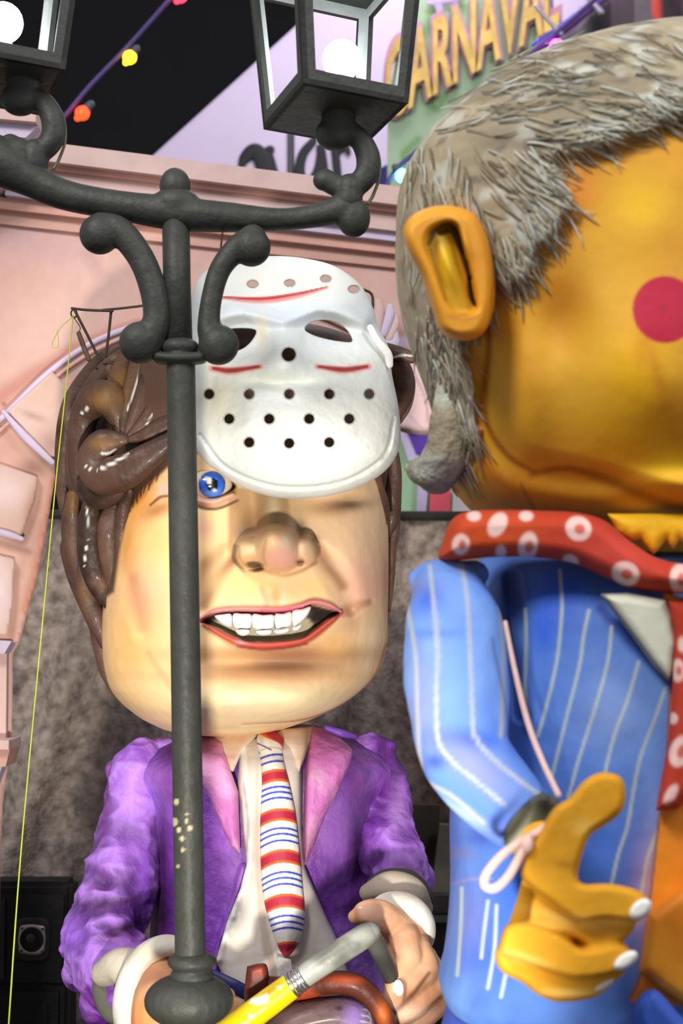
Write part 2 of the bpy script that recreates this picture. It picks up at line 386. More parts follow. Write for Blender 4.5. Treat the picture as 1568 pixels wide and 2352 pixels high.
# archivolt ring, outer roll, voussoirs
outer = [(-150, 1130), (-60, 1022), (10, 955), (100, 866), (180, 806), (250, 770), (330, 742), (420, 716), (560, 694), (700, 704), (820, 760), (880, 820), (900, 985)]
ring = outer + intr[0:14] + [(20, 1478), (-150, 1470)]
V, Fc = pillow(ring, wallY, 0.0, 5, 7, 0, 0.085, sm=False)
P = Paint(V, (206, 162, 146)).noise(3, 0.35, 0.7, (216, 180, 174), 0.8, 5).noise(9, 0.5, 0.8, (176, 130, 120), 0.5, 8)
P.line([(128, 1075, 16), (118, 1150, 18), (95, 1260, 18), (60, 1400, 18)], (192, 130, 108), 0.8, 0.8).blob(75, 1075, 40, 24, (120, 80, 70), 0.7).blob(10, 1010, 30, 60, (196, 150, 140), 0.6)
mk('archivolt', V, Fc, M['paint'], arch, colors=P.c)
def wtub(pts, off, n=10, flat=0.8):
    A = smooth_path(np.array(pts, float), 8); Yw = wallY(A[:, 0], A[:, 1], off)
    return sweep(at(A[:, 0], A[:, 1], Yw), A[:, 2] * Yw / FPX, n, flat)
mk('arch_roll', *wtub([(a, b, 7) for a, b in outer[:-1]], 0.10), M['lilac'], arch)
mk('arch_roll', *wtub([(a + 12, b + 14, 5) for a, b in outer[:-1]], 0.10), M['pink'], arch)
for i, q in enumerate([[(18, 945), (120, 853), (170, 905), (190, 960), (133, 1048), (112, 1050)], [(-40, 1052), (20, 1072), (88, 1096), (80, 1150), (48, 1234), (-40, 1205)],
                       [(-60, 1262), (34, 1284), (30, 1380), (18, 1458), (-60, 1462)], [(200, 880), (330, 800), (380, 840), (260, 930)]]):
    V, Fc = pillow(q, wallY, 0.0, 8, 6, 0, 0.115, sm=False)
    P = Paint(V, (210, 176, 160)).noise(4, 0.35, 0.65, (200, 166, 150), 0.9, 30 + i).blob(60, 960, 60, 40, (222, 188, 182), 0.8)
    P.blob(75, 955, 30, 9, (150, 122, 100), 0.6, 20).blob(10, 1130, 60, 50, (222, 196, 196), 0.9).blob(120, 1020, 30, 30, (160, 128, 120), 0.7).blob(75, 1160, 16, 60, (160, 112, 96), 0.7, 18).blob(0, 1350, 30, 90, (228, 206, 210), 0.8)
    mk('voussoir', V, Fc, M['paint'], arch, colors=P.c)
mk('arch_rib', *wtub([(8, 946, 5), (60, 1005, 10), (120, 1062, 7)], 0.14), M['lilac'], arch)
mk('arch_rib', *wtub([(-30, 1215, 8), (20, 1228, 9), (50, 1238, 6)], 0.14), M['lilac'], arch)
mk('impost', *wslab([(-160, 1462), (46, 1472), (30, 1500), (-160, 1496)], 0.12), M['lilac'], arch, smooth=False)
for nm, q, f, m in [('pilaster', [(-160, 1498), (27, 1500), (25, 1695), (-160, 1695)], 0.07, 'pinklight'), ('pilaster_capital', [(-160, 1688), (48, 1692), (48, 1712), (-160, 1708)], 0.17, 'pinklight'),
                    ('pilaster_capital', [(-160, 1708), (46, 1712), (36, 1752), (-160, 1750)], 0.14, 'pink'), ('pilaster_capital', [(-160, 1750), (24, 1752), (6, 1800), (-160, 1800)], 0.11, 'lilac'), ('pilaster', [(-160, 1800), (4, 1800), (-8, 2560), (-160, 2560)], 0.08, 'pink')]:
    mk(nm, *wslab(q, f), M[m], arch, smooth=False)
# carved plumes and shell on the right side of the arch
for i, pts in enumerate([[(862, 760, 14), (870, 715, 13), (868, 695, 9)], [(878, 765, 13), (893, 725, 13), (895, 705, 8)], [(893, 775, 12), (906, 745, 11), (908, 728, 7)], [(880, 800, 18), (902, 790, 16), (905, 760, 9)]]):
    mk('carved_plume', *wtub(pts, 0.13, 12, 0.6), M['lilac'] if i % 2 else M['pinklight'], arch)
V, Fc = pillow([(905, 850), (960, 832), (1010, 860), (1010, 990), (900, 984), (915, 930)], lambda a, b: wallY(a, b, 0.09), 0.05, 20, 5, 0)
P = Paint(V, (222, 190, 188)).line([(945, 850, 5), (975, 910, 6), (985, 980, 4)], (186, 150, 160), 0.8).line([(925, 930, 5), (950, 965, 5), (970, 985, 4)], (196, 166, 186), 0.7)
mk('carved_shell', V, Fc, M['paint'], arch, colors=P.c)

# ---------------------------------------------------------------- dark curtain behind the figures
nx, ny = 260, 90
gx, gy = np.meshgrid(np.linspace(-160, 1180, nx), np.linspace(1178, 2720, ny)); u = gx.ravel(); v = gy.ravel()
u2 = u + 0.30 * (v - 1180) * np.where(u < 300, 1.0, 0.12); YC = 5.75
fold = 0.05 * np.sin(u2 / 52.0) + 0.035 * np.sin(u2 / 23.0 + 1.3 + v / 400) + 0.03 * np.sin(u2 / 110.0)
V = at(u, v, np.full(u.shape, YC)); V[:, 1] += fold
Fc = [(j*nx + i, j*nx + i + 1, (j+1)*nx + i + 1, (j+1)*nx + i) for j in range(ny - 1) for i in range(nx - 1)]
m_cur = mat('curtain_cloth', (150, 138, 130), 0.9, 0, 0.5, 22, 0.5, 60, spec=0.1)
cz = float(V[:, 2].min())
cur = mk('curtain', V, Fc, m_cur, loc=(0, YC, 0)); tag(cur, 'dark grey-brown curtain hanging in folds behind the figures', 'curtain')
cur.modifiers.new('thick', 'SOLIDIFY').thickness = 0.006
rail = mk('curtain_rail', *wtube([at(-160, 1180, YC), at(1180, 1186, YC)], 0.02, n=12), M['iron'], cur)

# ---------------------------------------------------------------- painted float panel seen between the two figures
pan = thing('painted_panel', tuple(at(980, 1200, 7.2) * np.array([1, 1, 0])), 'mint, lilac and pink striped float panel above the curtain', 'panel')
def pstripe(q, col, d): mk('stripe', *hexa(quadpx(q, 7.2, -d), quadpx(q, 7.2, 0)), mat('panel_%d_%d_%d' % col, col, 0.7), pan, smooth=False)
mk('board', *hexa(quadpx([(840, 900), (1200, 900), (1200, 2300), (840, 2300)], 7.25), quadpx([(840, 900), (1200, 900), (1200, 2300), (840, 2300)], 7.32)), mat('panel_mint', (172, 214, 172), 0.7), pan, smooth=False)
pstripe([(905, 960), (935, 960), (965, 1060), (938, 1060)], (214, 198, 236), 0.02)
pstripe([(930, 985), (1010, 985), (1010, 1045), (955, 1045)], (92, 56, 168), 0.03)
pstripe([(925, 965), (965, 965), (955, 1000), (935, 996)], (240, 30, 110), 0.05)
pstripe([(955, 965), (1010, 965), (1010, 1000), (965, 996)], (245, 180, 40), 0.04)
pstripe([(960, 1080), (985, 1090), (975, 1200), (955, 1200)], (206, 192, 232), 0.02)
pstripe([(988, 1110), (1035, 1120), (1032, 1200), (984, 1200)], (236, 92, 110), 0.02)
pstripe([(1040, 1120), (1100, 1120), (1100, 1200), (1036, 1200)], (214, 206, 206), 0.02)

# ---------------------------------------------------------------- lilac banner with black brush lettering, far back
YB = 9.4
ban = thing('hall_banner', tuple(at(800, 420, YB) * np.array([1, 1, 0])), 'big lilac banner with black brush lettering hanging at the back', 'banner')
q = [(300, 404), (760, -14), (820, -70), (1520, -70), (1420, -40), (1235, 125), (1235, 470), (300, 470)]
V, Fc = pillow(q, YB, 0, 5, 16, 0, 0.012, sm=False); mk('sheet', V, Fc, M['banner'], ban)
def glyph(pts):
    A = smooth_path(np.array(pts, float), 8); Wd = at(A[:, 0], A[:, 1], YB - 0.03)
    return sweep(Wd, A[:, 2] * 1.2 * YB / FPX, 12, 0.12)
mk('lettering', *join(glyph([(500, 452, 6), (518, 422, 10), (530, 424, 5)]),
    glyph([(551, 388, 4), (562, 362, 11), (585, 346, 15), (604, 372, 17), (612, 420, 15), (612, 470, 14)]), glyph([(570, 345, 8), (600, 352, 8), (620, 344, 9)]),
    glyph([(615, 346, 8), (628, 400, 10), (640, 470, 11)]), glyph([(612, 412, 14), (580, 430, 13), (562, 460, 10)]),
    glyph([(720, 322, 7), (696, 352, 9), (688, 392, 10), (696, 424, 11), (706, 425, 9), (728, 392, 8), (738, 350, 9)]), glyph([(736, 340, 9), (742, 380, 9), (745, 410, 8)]),
    glyph([(768, 330, 8), (774, 390, 8), (780, 440, 7)]), glyph([(770, 350, 7), (790, 336, 8), (800, 350, 5)])), M['ink'], ban)
mk('seam', *join(glyph([(663, 300, 2.5), (663, 460, 2.5)]), glyph([(672, 300, 3), (672, 460, 3)])), M['ink'], ban)
mk('lower_border', *hexa(quadpx([(846, 400), (900, 372), (905, 480), (820, 480)], YB - 0.05), quadpx([(846, 400), (900, 372), (905, 480), (820, 480)], YB - 0.02)), M['navy'], ban, smooth=False)
mk('peak', *hexa(quadpx([(262, 392), (282, 362), (298, 362), (300, 400)], YB - 0.05), quadpx([(262, 392), (282, 362), (298, 362), (300, 400)], YB)), mat('peak_grey', (120, 108, 112), 0.8), ban, smooth=False)

# ---------------------------------------------------------------- green carnival poster with slanting yellow letters
YG = 8.2
pos = thing('carnival_poster', tuple(at(1060, 470, YG) * np.array([1, 1, 0])), 'green poster with slanting yellow and pink capital letters', 'poster')
V, Fc = pillow([(890, 240), (945, -70), (1232, -70), (1232, 560), (888, 560)], YG, 0, 5, 5, 0, 0.012, sm=False)
P = Paint(V, (160, 186, 152)).noise(3, 0.3, 0.7, (150, 176, 140), 0.8, 2)
for g in [[(1000, 10, 26), (985, 60, 22), (940, 110, 14)], [(1060, 20, 20), (1030, 70, 18), (1010, 110, 14)], [(1130, 90, 20), (1140, 120, 22), (1130, 140, 12)], [(1200, 10, 20), (1205, 60, 22), (1195, 80, 10)], [(1220, 120, 20), (1150, 180, 20), (1050, 250, 16)], [(960, 320, 14), (930, 350, 16), (925, 365, 10)], [(965, 200, 20), (1000, 250, 14), (1020, 222, 16)]]:
    P.line(g, (104, 150, 84), 0.85, 0.9)
P.line([(930, 375, 10), (950, 355, 10), (970, 335, 8)], (70, 150, 150), 0.8)
mk('sheet', V, Fc, M['paint'], pos, colors=P.c)
def text_px(body, x0, y0, wid, hgt, slope, Y, ext, bold, name, m, parent):
    cu = bpy.data.curves.new('txt', 'FONT'); cu.body = body; cu.extrude = 0.02; cu.offset = bold; cu.space_character = 1.0
    o = bpy.data.objects.new('txt', cu); COL.objects.link(o)
    dg = bpy.context.evaluated_depsgraph_get(); e = o.evaluated_get(dg); me = e.to_mesh()
    A = np.array([v.co[:] for v in me.vertices]); Fq = [tuple(p.vertices) for p in me.polygons]; e.to_mesh_clear(); bpy.data.objects.remove(o)
    u = (A[:, 0] - A[:, 0].min()) / np.ptp(A[:, 0]); v = (A[:, 1] - A[:, 1].min()) / np.ptp(A[:, 1])
    px = x0 + u * wid; py = y0 - v * hgt - u * slope
    W3 = at(px, py, np.full(len(px), Y)); W3[:, 1] -= np.where(A[:, 2] > 0, ext, 0.0)
    return mk(name, W3, Fq, m, parent, smooth=False)
text_px('CARNAVAL', 878, 294, 412, 196, 226, YG - 0.03, 0.02, 0.075, 'letter_outline', mat('letter_pink', (196, 146, 166), 0.7), pos)
text_px('CARNAVAL', 886, 284, 396, 178, 220, YG - 0.06, 0.02, 0.022, 'lettering', mat('letter_yellow', (216, 178, 96), 0.7, 0, 0.25, 9), pos)
mk('doodle', *join(ptube([(1003, 4, 10, YG - .04), (1010, 28, 9, YG - .04), (1004, 45, 5, YG - .04)], flat=0.2), ptube([(985, 8, 6, YG - .04), (1035, 0, 8, YG - .04), (1060, -8, 8, YG - .04)], flat=0.2)), mat('letter_lilac', (190, 166, 206), 0.7), pos)

# ---------------------------------------------------------------- lighting truss and dark stage cloth at upper right
YT = 7.6
tr = thing('lighting_truss', tuple(at(1320, 120, YT) * np.array([1, 1, 0])), 'lighting truss in violet and blue above the grey-haired head', 'truss')
m_tr = mat('truss_aluminium', (186, 176, 200), 0.4, 0.5); m_vi = mat('truss_violet', (116, 70, 150), 0.5); m_bl = mat('truss_blue', (40, 40, 200), 0.5)
mk('chord', *ptube([(1225, 118, 9), (1300, 62, 9), (1420, -30, 9)], Y=YT), m_vi, tr)
mk('chord', *ptube([(1225, 104, 5), (1300, 50, 5), (1420, -44, 5)], Y=YT + .03), m_bl, tr)
mk('brace', *ptube([(1230, 14, 5), (1262, 50, 5), (1288, 78, 6)], Y=YT - .05), m_tr, tr)
mk('brace', *ptube([(1350, -10, 7), (1366, 12, 7), (1380, 28, 8)], Y=YT - .05), m_tr, tr)
mk('brace', *ptube([(1260, -30, 4), (1266, 0, 4), (1268, 16, 3)], Y=YT + .05), mat('truss_grey', (130, 126, 138), 0.5), tr)
cl = thing('stage_cloth', tuple(at(1420, 140, 8.6) * np.array([1, 1, 0])), 'dark violet-black stage cloth beside the lighting truss', 'cloth')
q = [(1228, 126), (1300, 76), (1420, -20), (1420, -80), (1760, -80), (1760, 330), (1228, 330)]
V, Fc = pillow(q, 8.6, 0, 5, 8, 0, 0.01, sm=False, hf=lambda a, b, s: 0.04*np.sin(a/26.0))
P = Paint(V, (62, 52, 58)).noise(4, 0.35, 0.65, (84, 62, 78), 0.8, 4).blob(1370, 60, 34, 60, (14, 12, 12), 0.95, -25).blob(1290, 90, 50, 14, (84, 50, 100), 0.8, -38).line([(1506, -10, 14), (1508, 30, 14), (1512, 60, 9)], (206, 62, 52), 0.95, 0.7)
mk('sheet', V, Fc, M['paint'], cl, colors=P.c)

# ---------------------------------------------------------------- strings of coloured bulbs
def bulb_string(label, pts, bulbs, Y, grp):
    o = thing('string_lights', tuple(at(pts[0][0], pts[0][1], Y)), label, 'string lights', grp)
    mk('cable', *ptube([(a, b, 6) for a, b in pts], Y=Y, n=8), M['cable'], o)
    for (sx, sy, bx, by, rb, col, es) in bulbs:
        mk('socket', *ptube([(sx, sy, rb*.55), ((sx + bx)/2, (sy + by)/2, rb*.6)], Y=Y - .02, n=10), M['socket'], o)
        dx, dy = bx - sx, by - sy; L = math.hypot(dx, dy) + 1e-6; dx /= L; dy /= L
        mk('bulb', *ptube([(bx - dx*rb*.9, by - dy*rb*.9, rb*.55), (bx - dx*rb*.3, by - dy*rb*.3, rb*.9), (bx + dx*rb*.3, by + dy*rb*.3, rb*.85), (bx + dx*rb*.8, by + dy*rb*.8, rb*.4)], Y=Y - .02, n=14),
           mat('bulb_glow_%d_%d_%d' % col, col, 0.3, 0, 0.05, 5, 0, emis=col, es=es), o)
bulb_string('cable with yellow and red bulbs against the black ceiling', [(20, 412), (115, 308), (200, 205), (300, 100), (392, -4), (450, -70)],
            [(313, 112, 297, 133, 17, (255, 196, 30), 5), (208, 240, 188, 261, 18, (255, 50, 20), 5), (428, -26, 414, -8, 17, (255, 40, 60), 5)], 6.6, 'strings of coloured bulbs')
bulb_string('cable with turquoise and magenta bulbs behind the grey-haired head', [(870, 470), (905, 395), (960, 345), (1080, 240), (1240, 105), (1330, 30), (1420, -50)],
            [(908, 384, 924, 405, 17, (80, 250, 220), 9), (1300, 90, 1276, 106, 17, (250, 60, 220), 7)], 6.6, 'strings of coloured bulbs')

# ---------------------------------------------------------------- loudspeaker at lower left and road case at lower right
YS = 4.98
m_cab = mat('speaker_carpet', (26, 25, 22), 0.85, 0, 0.3, 60, 0.3, 120); m_dk = mat('speaker_black', (14, 14, 13), 0.6); m_gr = mat('speaker_grille', (44, 42, 38), 0.7, 0, 0.2, 90, 0.5, 150)
sp = thing('loudspeaker', tuple(at(20, 2352, YS + .3) * np.array([1, 1, 0])), 'black loudspeaker cabinet with a silver tweeter below the arch', 'loudspeaker')
def qslab(q, Y, front, back): return hexa(quadpx(q, Y, -front), quadpx(q, Y, back))
zb = 0.0
x0, x1 = at(-150, 2032, YS)[0], at(161, 2032, YS)[0]; zt = at(0, 2030, YS)[2]
bv = bmesh.new(); V, Fc = box(((x0 + x1)/2, YS + .10, zt/2), (x1 - x0, .14, zt)); vs_ = [bv.verts.new(p) for p in V]; [bv.faces.new([vs_[i] for i in f]) for f in Fc]
bmesh.ops.recalc_face_normals(bv, faces=bv.faces); bmesh.ops.bevel(bv, geom=bv.edges[:], offset=0.018, segments=3, affect='EDGES')
bv.verts.index_update(); mk('cabinet', [v.co[:] for v in bv.verts], [[v.index for v in f.verts] for f in bv.faces], m_cab, sp, smooth=False); bv.free()
mk('baffle', *qslab([(-140, 2052), (148, 2054), (143, 2256), (-140, 2250)], YS + .03, 0.012, 0), m_dk, sp, smooth=False)
mk('grille', *qslab([(-140, 2060), (14, 2062), (12, 2245), (-140, 2240)], YS + .03, 0.022, 0), m_gr, sp, smooth=False)
mk('lower_panel', *qslab([(-140, 2270), (136, 2276), (132, 2600), (-140, 2600)], YS + .03, 0.014, 0), m_dk, sp, smooth=False)
mk('lower_panel', *qslab([(24, 2300), (112, 2302), (110, 2600), (20, 2600)], YS + .03, 0.022, 0), m_cab, sp, smooth=False)
V, Fc = pillow([(38, 2114), (75, 2106), (112, 2114), (116, 2160), (110, 2204), (74, 2212), (36, 2204), (32, 2160)], YS + .02, .008, 8, 3, 0); mk('tweeter_surround', V, Fc, mat('tweeter_surround', (40, 38, 32), 0.6), sp)
def circ(cx, cy, rx, ry, n=28, rot=0): return [(cx + rx*math.cos(a)*math.cos(rot) - ry*math.sin(a)*math.sin(rot), cy + rx*math.cos(a)*math.sin(rot) + ry*math.sin(a)*math.cos(rot)) for a in np.linspace(0, 2*math.pi, n, endpoint=False)]
m_si = mat('tweeter_silver', (196, 186, 188), 0.3, 0.7)
V, Fc = pillow([(46, 2128), (60, 2124), (75, 2123), (90, 2125), (102, 2128), (104, 2144), (105, 2160), (103, 2178), (100, 2190), (86, 2194), (72, 2194), (58, 2192), (45, 2189), (42, 2174), (41, 2160), (43, 2143)], YS + .005, .006, 5, 1.5, 0, holes=[circ(73, 2159, 28, 29)]); mk('tweeter_ring', V, Fc, m_si, sp)
V, Fc = ellipsoid(73, 2159, YS + .014, 29, 30, 6); mk('tweeter_cone', V, Fc, m_dk, sp)
V, Fc = ellipsoid(71, 2156, YS + .004, 12, 13, 8); mk('tweeter_plug', V, Fc, mat('tweeter_plug', (58, 54, 42), 0.35), sp)
for a, b in ((50, 2132), (98, 2134), (49, 2184), (97, 2186)): mk('screw', *ellipsoid(a, b, YS - .006, 3, 3, 2, 10, 6), m_dk, sp)
rc = thing('road_case', tuple(at(1010, 2300, 4.95) * np.array([1, 1, 0])), 'black and grey road case behind the purple sleeve', 'case')
Yq = 4.95; zq = at(1000, 2070, Yq)[2]
mk('body', *box((at(1010, 2070, Yq)[0], Yq + .12, zq/2), (0.20, .2, zq)), m_dk, rc, smooth=False)
mk('lid_rail', *qslab([(930, 2064), (1110, 2064), (1110, 2094), (930, 2094)], Yq, 0.03, 0.05), m_dk, rc, smooth=False)
mk('edge_strip', *qslab([(930, 2098), (1110, 2098), (1110, 2116), (930, 2116)], Yq, 0.02, 0.05), mat('case_grey', (62, 60, 52), 0.6), rc, smooth=False)
mk('panel', *qslab([(985, 1930), (1010, 1895), (1110, 1895), (1110, 2064), (990, 2064)][1:5], Yq + .1, 0.0, 0.05), mat('case_board', (92, 88, 76), 0.8), rc, smooth=False)
mk('panel', *qslab([(940, 1850), (1010, 1850), (1000, 2064), (940, 2064)], Yq + .2, 0.0, 0.05), mat('case_brown', (50, 42, 30), 0.8), rc, smooth=False)

# ================================================================ cast-iron style double lamp post
YL = 3.05
lp = thing('lamp_post', tuple(np.array(at(445, 2352, YL)) * np.array([1, 1, 0]) + np.array([0, 0, DECK])), 'dark grey street lamp post with curled arms and two lit lanterns', 'lamp post')
S = YL / FPX
def lm(name, parts, voxel=0.004, sm=3, parent=None):
    V, Fc, N = remesh(parts, voxel, sm); return mk(name, V, Fc, M['iron'], parent or lp)
base = at(450, 2352, YL); zdeck = DECK
mk('pole', *wtube([at(403, 470, YL), at(406, 640, YL), at(411, 815, YL)], 32.5*S, n=28), M['iron'], lp)
m_chip = mat_paint('lamp_post_chipped_paint', 0.55, 0.2, 30, 0.1, 0.35)
pp = np.array([at(415 + (437 - 415) * t, 835 + (2200 - 835) * t, YL) for t in np.linspace(0, 1, 340)])
V, Fc = sweep(pp, np.linspace(33.5, 34.5, 340) * S, 40, 1.0, False)
P = Paint(V, (58, 60, 55)); P.noise(9, 0.35, 0.7, (50, 52, 47), 0.8, 2)
for a, b, r in [(405, 1842, 6), (400, 1888, 8), (410, 1906, 5), (428, 1886, 4), (436, 1902, 5), (418, 1926, 5), (420, 1952, 4), (408, 1990, 3), (430, 1870, 3)]: P.disc(a, b, r, r*1.2, (190, 182, 140), 0.9, 1.5)
mk('pole_shaft', V, Fc, m_chip, lp, colors=P.c)
mk('pole_foot', *wtube([at(437, 2345, YL), np.array([base[0], YL, DECK + .02])], 36*S, n=24), M['iron'], lp)
mk('foot_plate', *box((base[0], YL, DECK + .015), (0.3, 0.3, 0.03)), M['iron'], lp, smooth=False)
mk('neck_ring', *ptube([(365, 822, 14), (412, 826, 16), (462, 822, 14)], Y=YL - .012, flat=2.2), M['iron'], lp)
lm('collar', [ellipsoid(413, 800, YL, 47, 26, 47), ellipsoid(413, 824, YL, 48, 13, 48)])
lm('finial', [ellipsoid(402, 428, YL, 37, 44, 37), ellipsoid(402, 470, YL, 48, 30, 44)])
lm('base_collar', [ellipsoid(441, 2208, YL, 56, 24, 56), ellipsoid(441, 2240, YL, 50, 20, 50)])
lm('base_bulb', [ellipsoid(434, 2298, YL, 101, 60, 92)])
lm('cross_arm', [ptube([(-70, 330, 52), (0, 372, 56), (70, 412, 42), (150, 448, 36), (260, 470, 35), (400, 490, 40), (520, 499, 36), (640, 504, 27), (720, 496, 28), (790, 480, 33)], Y=YL, n=20),
                 ellipsoid(812, 500, YL, 40, 48, 34), ellipsoid(790, 470, YL, 40, 28, 30), ellipsoid(36, 352, YL, 48, 38, 36), ellipsoid(403, 470, YL, 60, 40, 44)], 0.005, 5)
def bracket(arm, b1, b2):
    lm('scroll_bracket', [ptube(arm, Y=YL - .02, n=18, flat=0.9), ellipsoid(*b1[:2], YL - .02, b1[2], b1[2], b1[2]*.85), ellipsoid(*b2[:2], YL - .02, b2[2], b2[2], b2[2]*.85)], 0.004, 3)
bracket([(232, 520, 34), (275, 532, 34), (322, 590, 32), (350, 660, 32), (360, 730, 33), (340, 785, 36)], (229, 538, 48), (322, 787, 50))
bracket([(580, 548, 34), (545, 570, 30), (505, 620, 26), (485, 690, 25), (480, 750, 28), (490, 780, 36)], (577, 568, 46), (502, 792, 48))
for q in ([(299, 490, 2.5), (301, 540, 2.5)], [(512, 520, 2.5), (506, 580, 2.5)]): mk('tie_wire', *ptube(q, Y=YL - .01, n=6), M['steel'], lp)
def lantern_scroll(dx, dy):
    o = lm('lantern_scroll', [ellipsoid(768 + dx, 308 + dy, YL, 46, 40, 36), ptube([(768 + dx, 296 + dy, 34), (812 + dx, 308 + dy, 26), (840 + dx, 345 + dy, 28), (844 + dx, 392 + dy, 29), (818 + dx, 426 + dy, 27), (780 + dx, 430 + dy, 26), (746 + dx, 412 + dy, 26)], Y=YL, n=18, flat=0.9),
                          ellipsoid(746 + dx, 414 + dy, YL, 29, 26, 24), ptube([(802 + dx, 432 + dy, 34), (800 + dx, 462 + dy, 34)], Y=YL), ptube([(778 + dx, 262 + dy, 42), (776 + dx, 292 + dy, 40)], Y=YL)], 0.004, 3)
    mk('stay_rod', *ptube([(835 + dx, 298 + dy, 3), (866 + dx, 345 + dy, 3.5), (872 + dx, 400 + dy, 3.5), (858 + dx, 445 + dy, 4), (845 + dx, 468 + dy, 4)], Y=YL + .01, n=8), mat('rod_brass', (110, 106, 84), 0.5, 0.3), o)
lantern_scroll(0, 0); lantern_scroll(-722, -80)
m_bulb = mat('lantern_bulb_glow', (255, 255, 255), 0.3, 0, 0, 5, 0, emis=(240, 250, 255), es=24)
m_sock = mat('lantern_socket', (206, 210, 206), 0.4)
m_inner = mat('lantern_inner_lit_white', (222, 226, 222), 0.6)  # bulb light on the bars' inner faces put in as white
def lantern(cx, cy, bx, by):
    ctr = at(cx, cy, YL); s0, s1, h = 0.122, 0.152, 0.36
    a = R(23); rot = np.array([[math.cos(a), math.sin(a), 0], [-math.sin(a), math.cos(a), 0], [0, 0, 1]])
    tl = R(-5); tilt = np.array([[1, 0, 0], [0, math.cos(tl), math.sin(tl)], [0, -math.sin(tl), math.cos(tl)]])
    def T(p): return (np.asarray(p, float) @ rot @ tilt) + ctr
    def sc(z): return s0 + (s1 - s0) * z / h
    def pt(u, v, z, k=0.0): s = sc(z) - k; return (u*s, v*s, z)
    body = mk('lantern_floor', T([pt(u, v, z) for z in (0, 0.012) for u, v in ((-1, -1), (1, -1), (1, 1), (-1, 1))]), [(3,2,1,0), (4,5,6,7), (0,1,5,4), (1,2,6,5), (2,3,7,6), (3,0,4,7)], M['iron'], lp, smooth=False)
    w = 0.030; th = 0.012
    def wall_bar(side, u0, u1, z0, z1, nm):
        def q(u, z, k):
            s = sc(z) - k; u = u * sc(z) if abs(u) > 1.5 else u
            return {0: (u, -s, z), 1: (s, u, z), 2: (-u, s, z), 3: (-s, -u, z)}[side]
        def U(u, z): return math.copysign(sc(z) - (w if abs(u) == 0.5 else 0), u) if u else 0
        A = [q(U(u0, z0), z0, 0), q(U(u1, z0), z0, 0), q(U(u1, z1), z1, 0), q(U(u0, z1), z1, 0)]
        B = [q(U(u0, z0), z0, th), q(U(u1, z0), z0, th), q(U(u1, z1), z1, th), q(U(u0, z1), z1, th)]
        o = mk(nm, *hexa(T(A), T(B)), M['iron'], body, smooth=False); o.data.materials.append(m_inner); o.data.polygons[1].material_index = 1
    for sd in range(4):
        wall_bar(sd, -1, 1, 0.0, 0.034, 'lower_rail'); wall_bar(sd, -1, 1, h - .03, h, 'upper_rail')
        wall_bar(sd, -1, -0.5, 0.034, h - .03, 'stile'); wall_bar(sd, 0.5, 1, 0.034, h - .03, 'stile')
    top = [pt(u, v, h) for u, v in ((-1.1, -1.1), (1.1, -1.1), (1.1, 1.1), (-1.1, 1.1))]
    mk('lantern_roof', T(top + [(u*.04, v*.04, h + .12) for u, v in ((-1, -1), (1, -1), (1, 1), (-1, 1))]), [(3,2,1,0), (4,5,6,7), (0,1,5,4), (1,2,6,5), (2,3,7,6), (3,0,4,7)], M['iron'], body, smooth=False)
    b = at(bx, by, YL)
    V, Fc = ellipsoid(bx, by, YL, 46, 48, 44, 28, 18); mk('bulb', V, Fc, m_bulb, body)
    mk('bulb_socket', *wtube([b + np.array([0, 0, -.036]), b + np.array([0, 0, -.075])], 0.020, n=18), m_sock, body)
lantern(768, 268, 785, 138); lantern(-3, 192, 8, 52)

# ================================================================ brown-haired figure in the purple coat
YF = 4.0
fg = thing('carnival_figure', tuple(np.array(at(600, 2352, YF)) * np.array([1, 1, 0]) + np.array([0, 0, DECK])), 'giant brown-haired grinning figure in purple coat and striped tie', 'figure')
rows = [(752, 520, 680, .10, .10, 2.2, 0), (780, 400, 790, .24, .28, 2.3, 0), (840, 310, 860, .34, .38, 2.4, 0), (950, 272, 893, .40, .42, 2.5, 0), (1080, 268, 876, .41, .42, 2.5, 0), (1180, 268, 888, .41, .40, 2.6, 0),
        (1300, 258, 891, .42, .38, 2.6, 0), (1420, 248, 889, .43, .36, 2.6, 0), (1490, 248, 886, .43, .34, 2.6, 0), (1540, 253, 870, .43, .32, 2.5, 0), (1585, 268, 828, .42, .30, 2.4, 0), (1625, 305, 770, .39, .26, 2.3, 0), (1655, 350, 700, .34, .22, 2.2, 0), (1674, 400, 640, .27, .18, 2.2, 0), (1686, 460, 580, .12, .1, 2.1, 0)]
V, Fc, Wt = loft(rows, 330, 400, YF); p = proj(V); D = np.zeros(len(V))
mouth = [(464, 1428), (490, 1412), (530, 1406), (580, 1406), (640, 1408), (690, 1402), (716, 1392), (744, 1398), (780, 1408), (748, 1424), (720, 1446), (694, 1464), (640, 1471), (575, 1473), (545, 1463), (500, 1442)]
eye_o = [(428, 1118), (446, 1094), (480, 1084), (512, 1092), (540, 1112), (524, 1130), (490, 1142), (455, 1136)]
D += .07*blob(p, 632, 1180, 46, 90) + np.maximum(np.maximum(.13*dome(p, 640, 1262, 60, 54), .085*dome(p, 576, 1272, 42, 36)), .08*dome(p, 702, 1264, 32, 34)) + .06*blob(p, 635, 1262, 80, 44)
D += .05*blob(p, 370, 1330, 110, 120) + .045*blob(p, 812, 1265, 80, 110) + .02*blob(p, 620, 1370, 150, 40) + .06*blob(p, 610, 1605, 190, 50) + .03*blob(p, 545, 1612, 60, 40) + .03*blob(p, 692, 1612, 60, 40)
D -= .03*blob(p, 620, 1522, 210, 24) + .022*stroke(p, [(522, 1270, 34), (488, 1330, 46), (460, 1400, 36)], 1) + .022*stroke(p, [(730, 1270, 34), (772, 1320, 46), (800, 1375, 44), (806, 1400, 24)], 1)
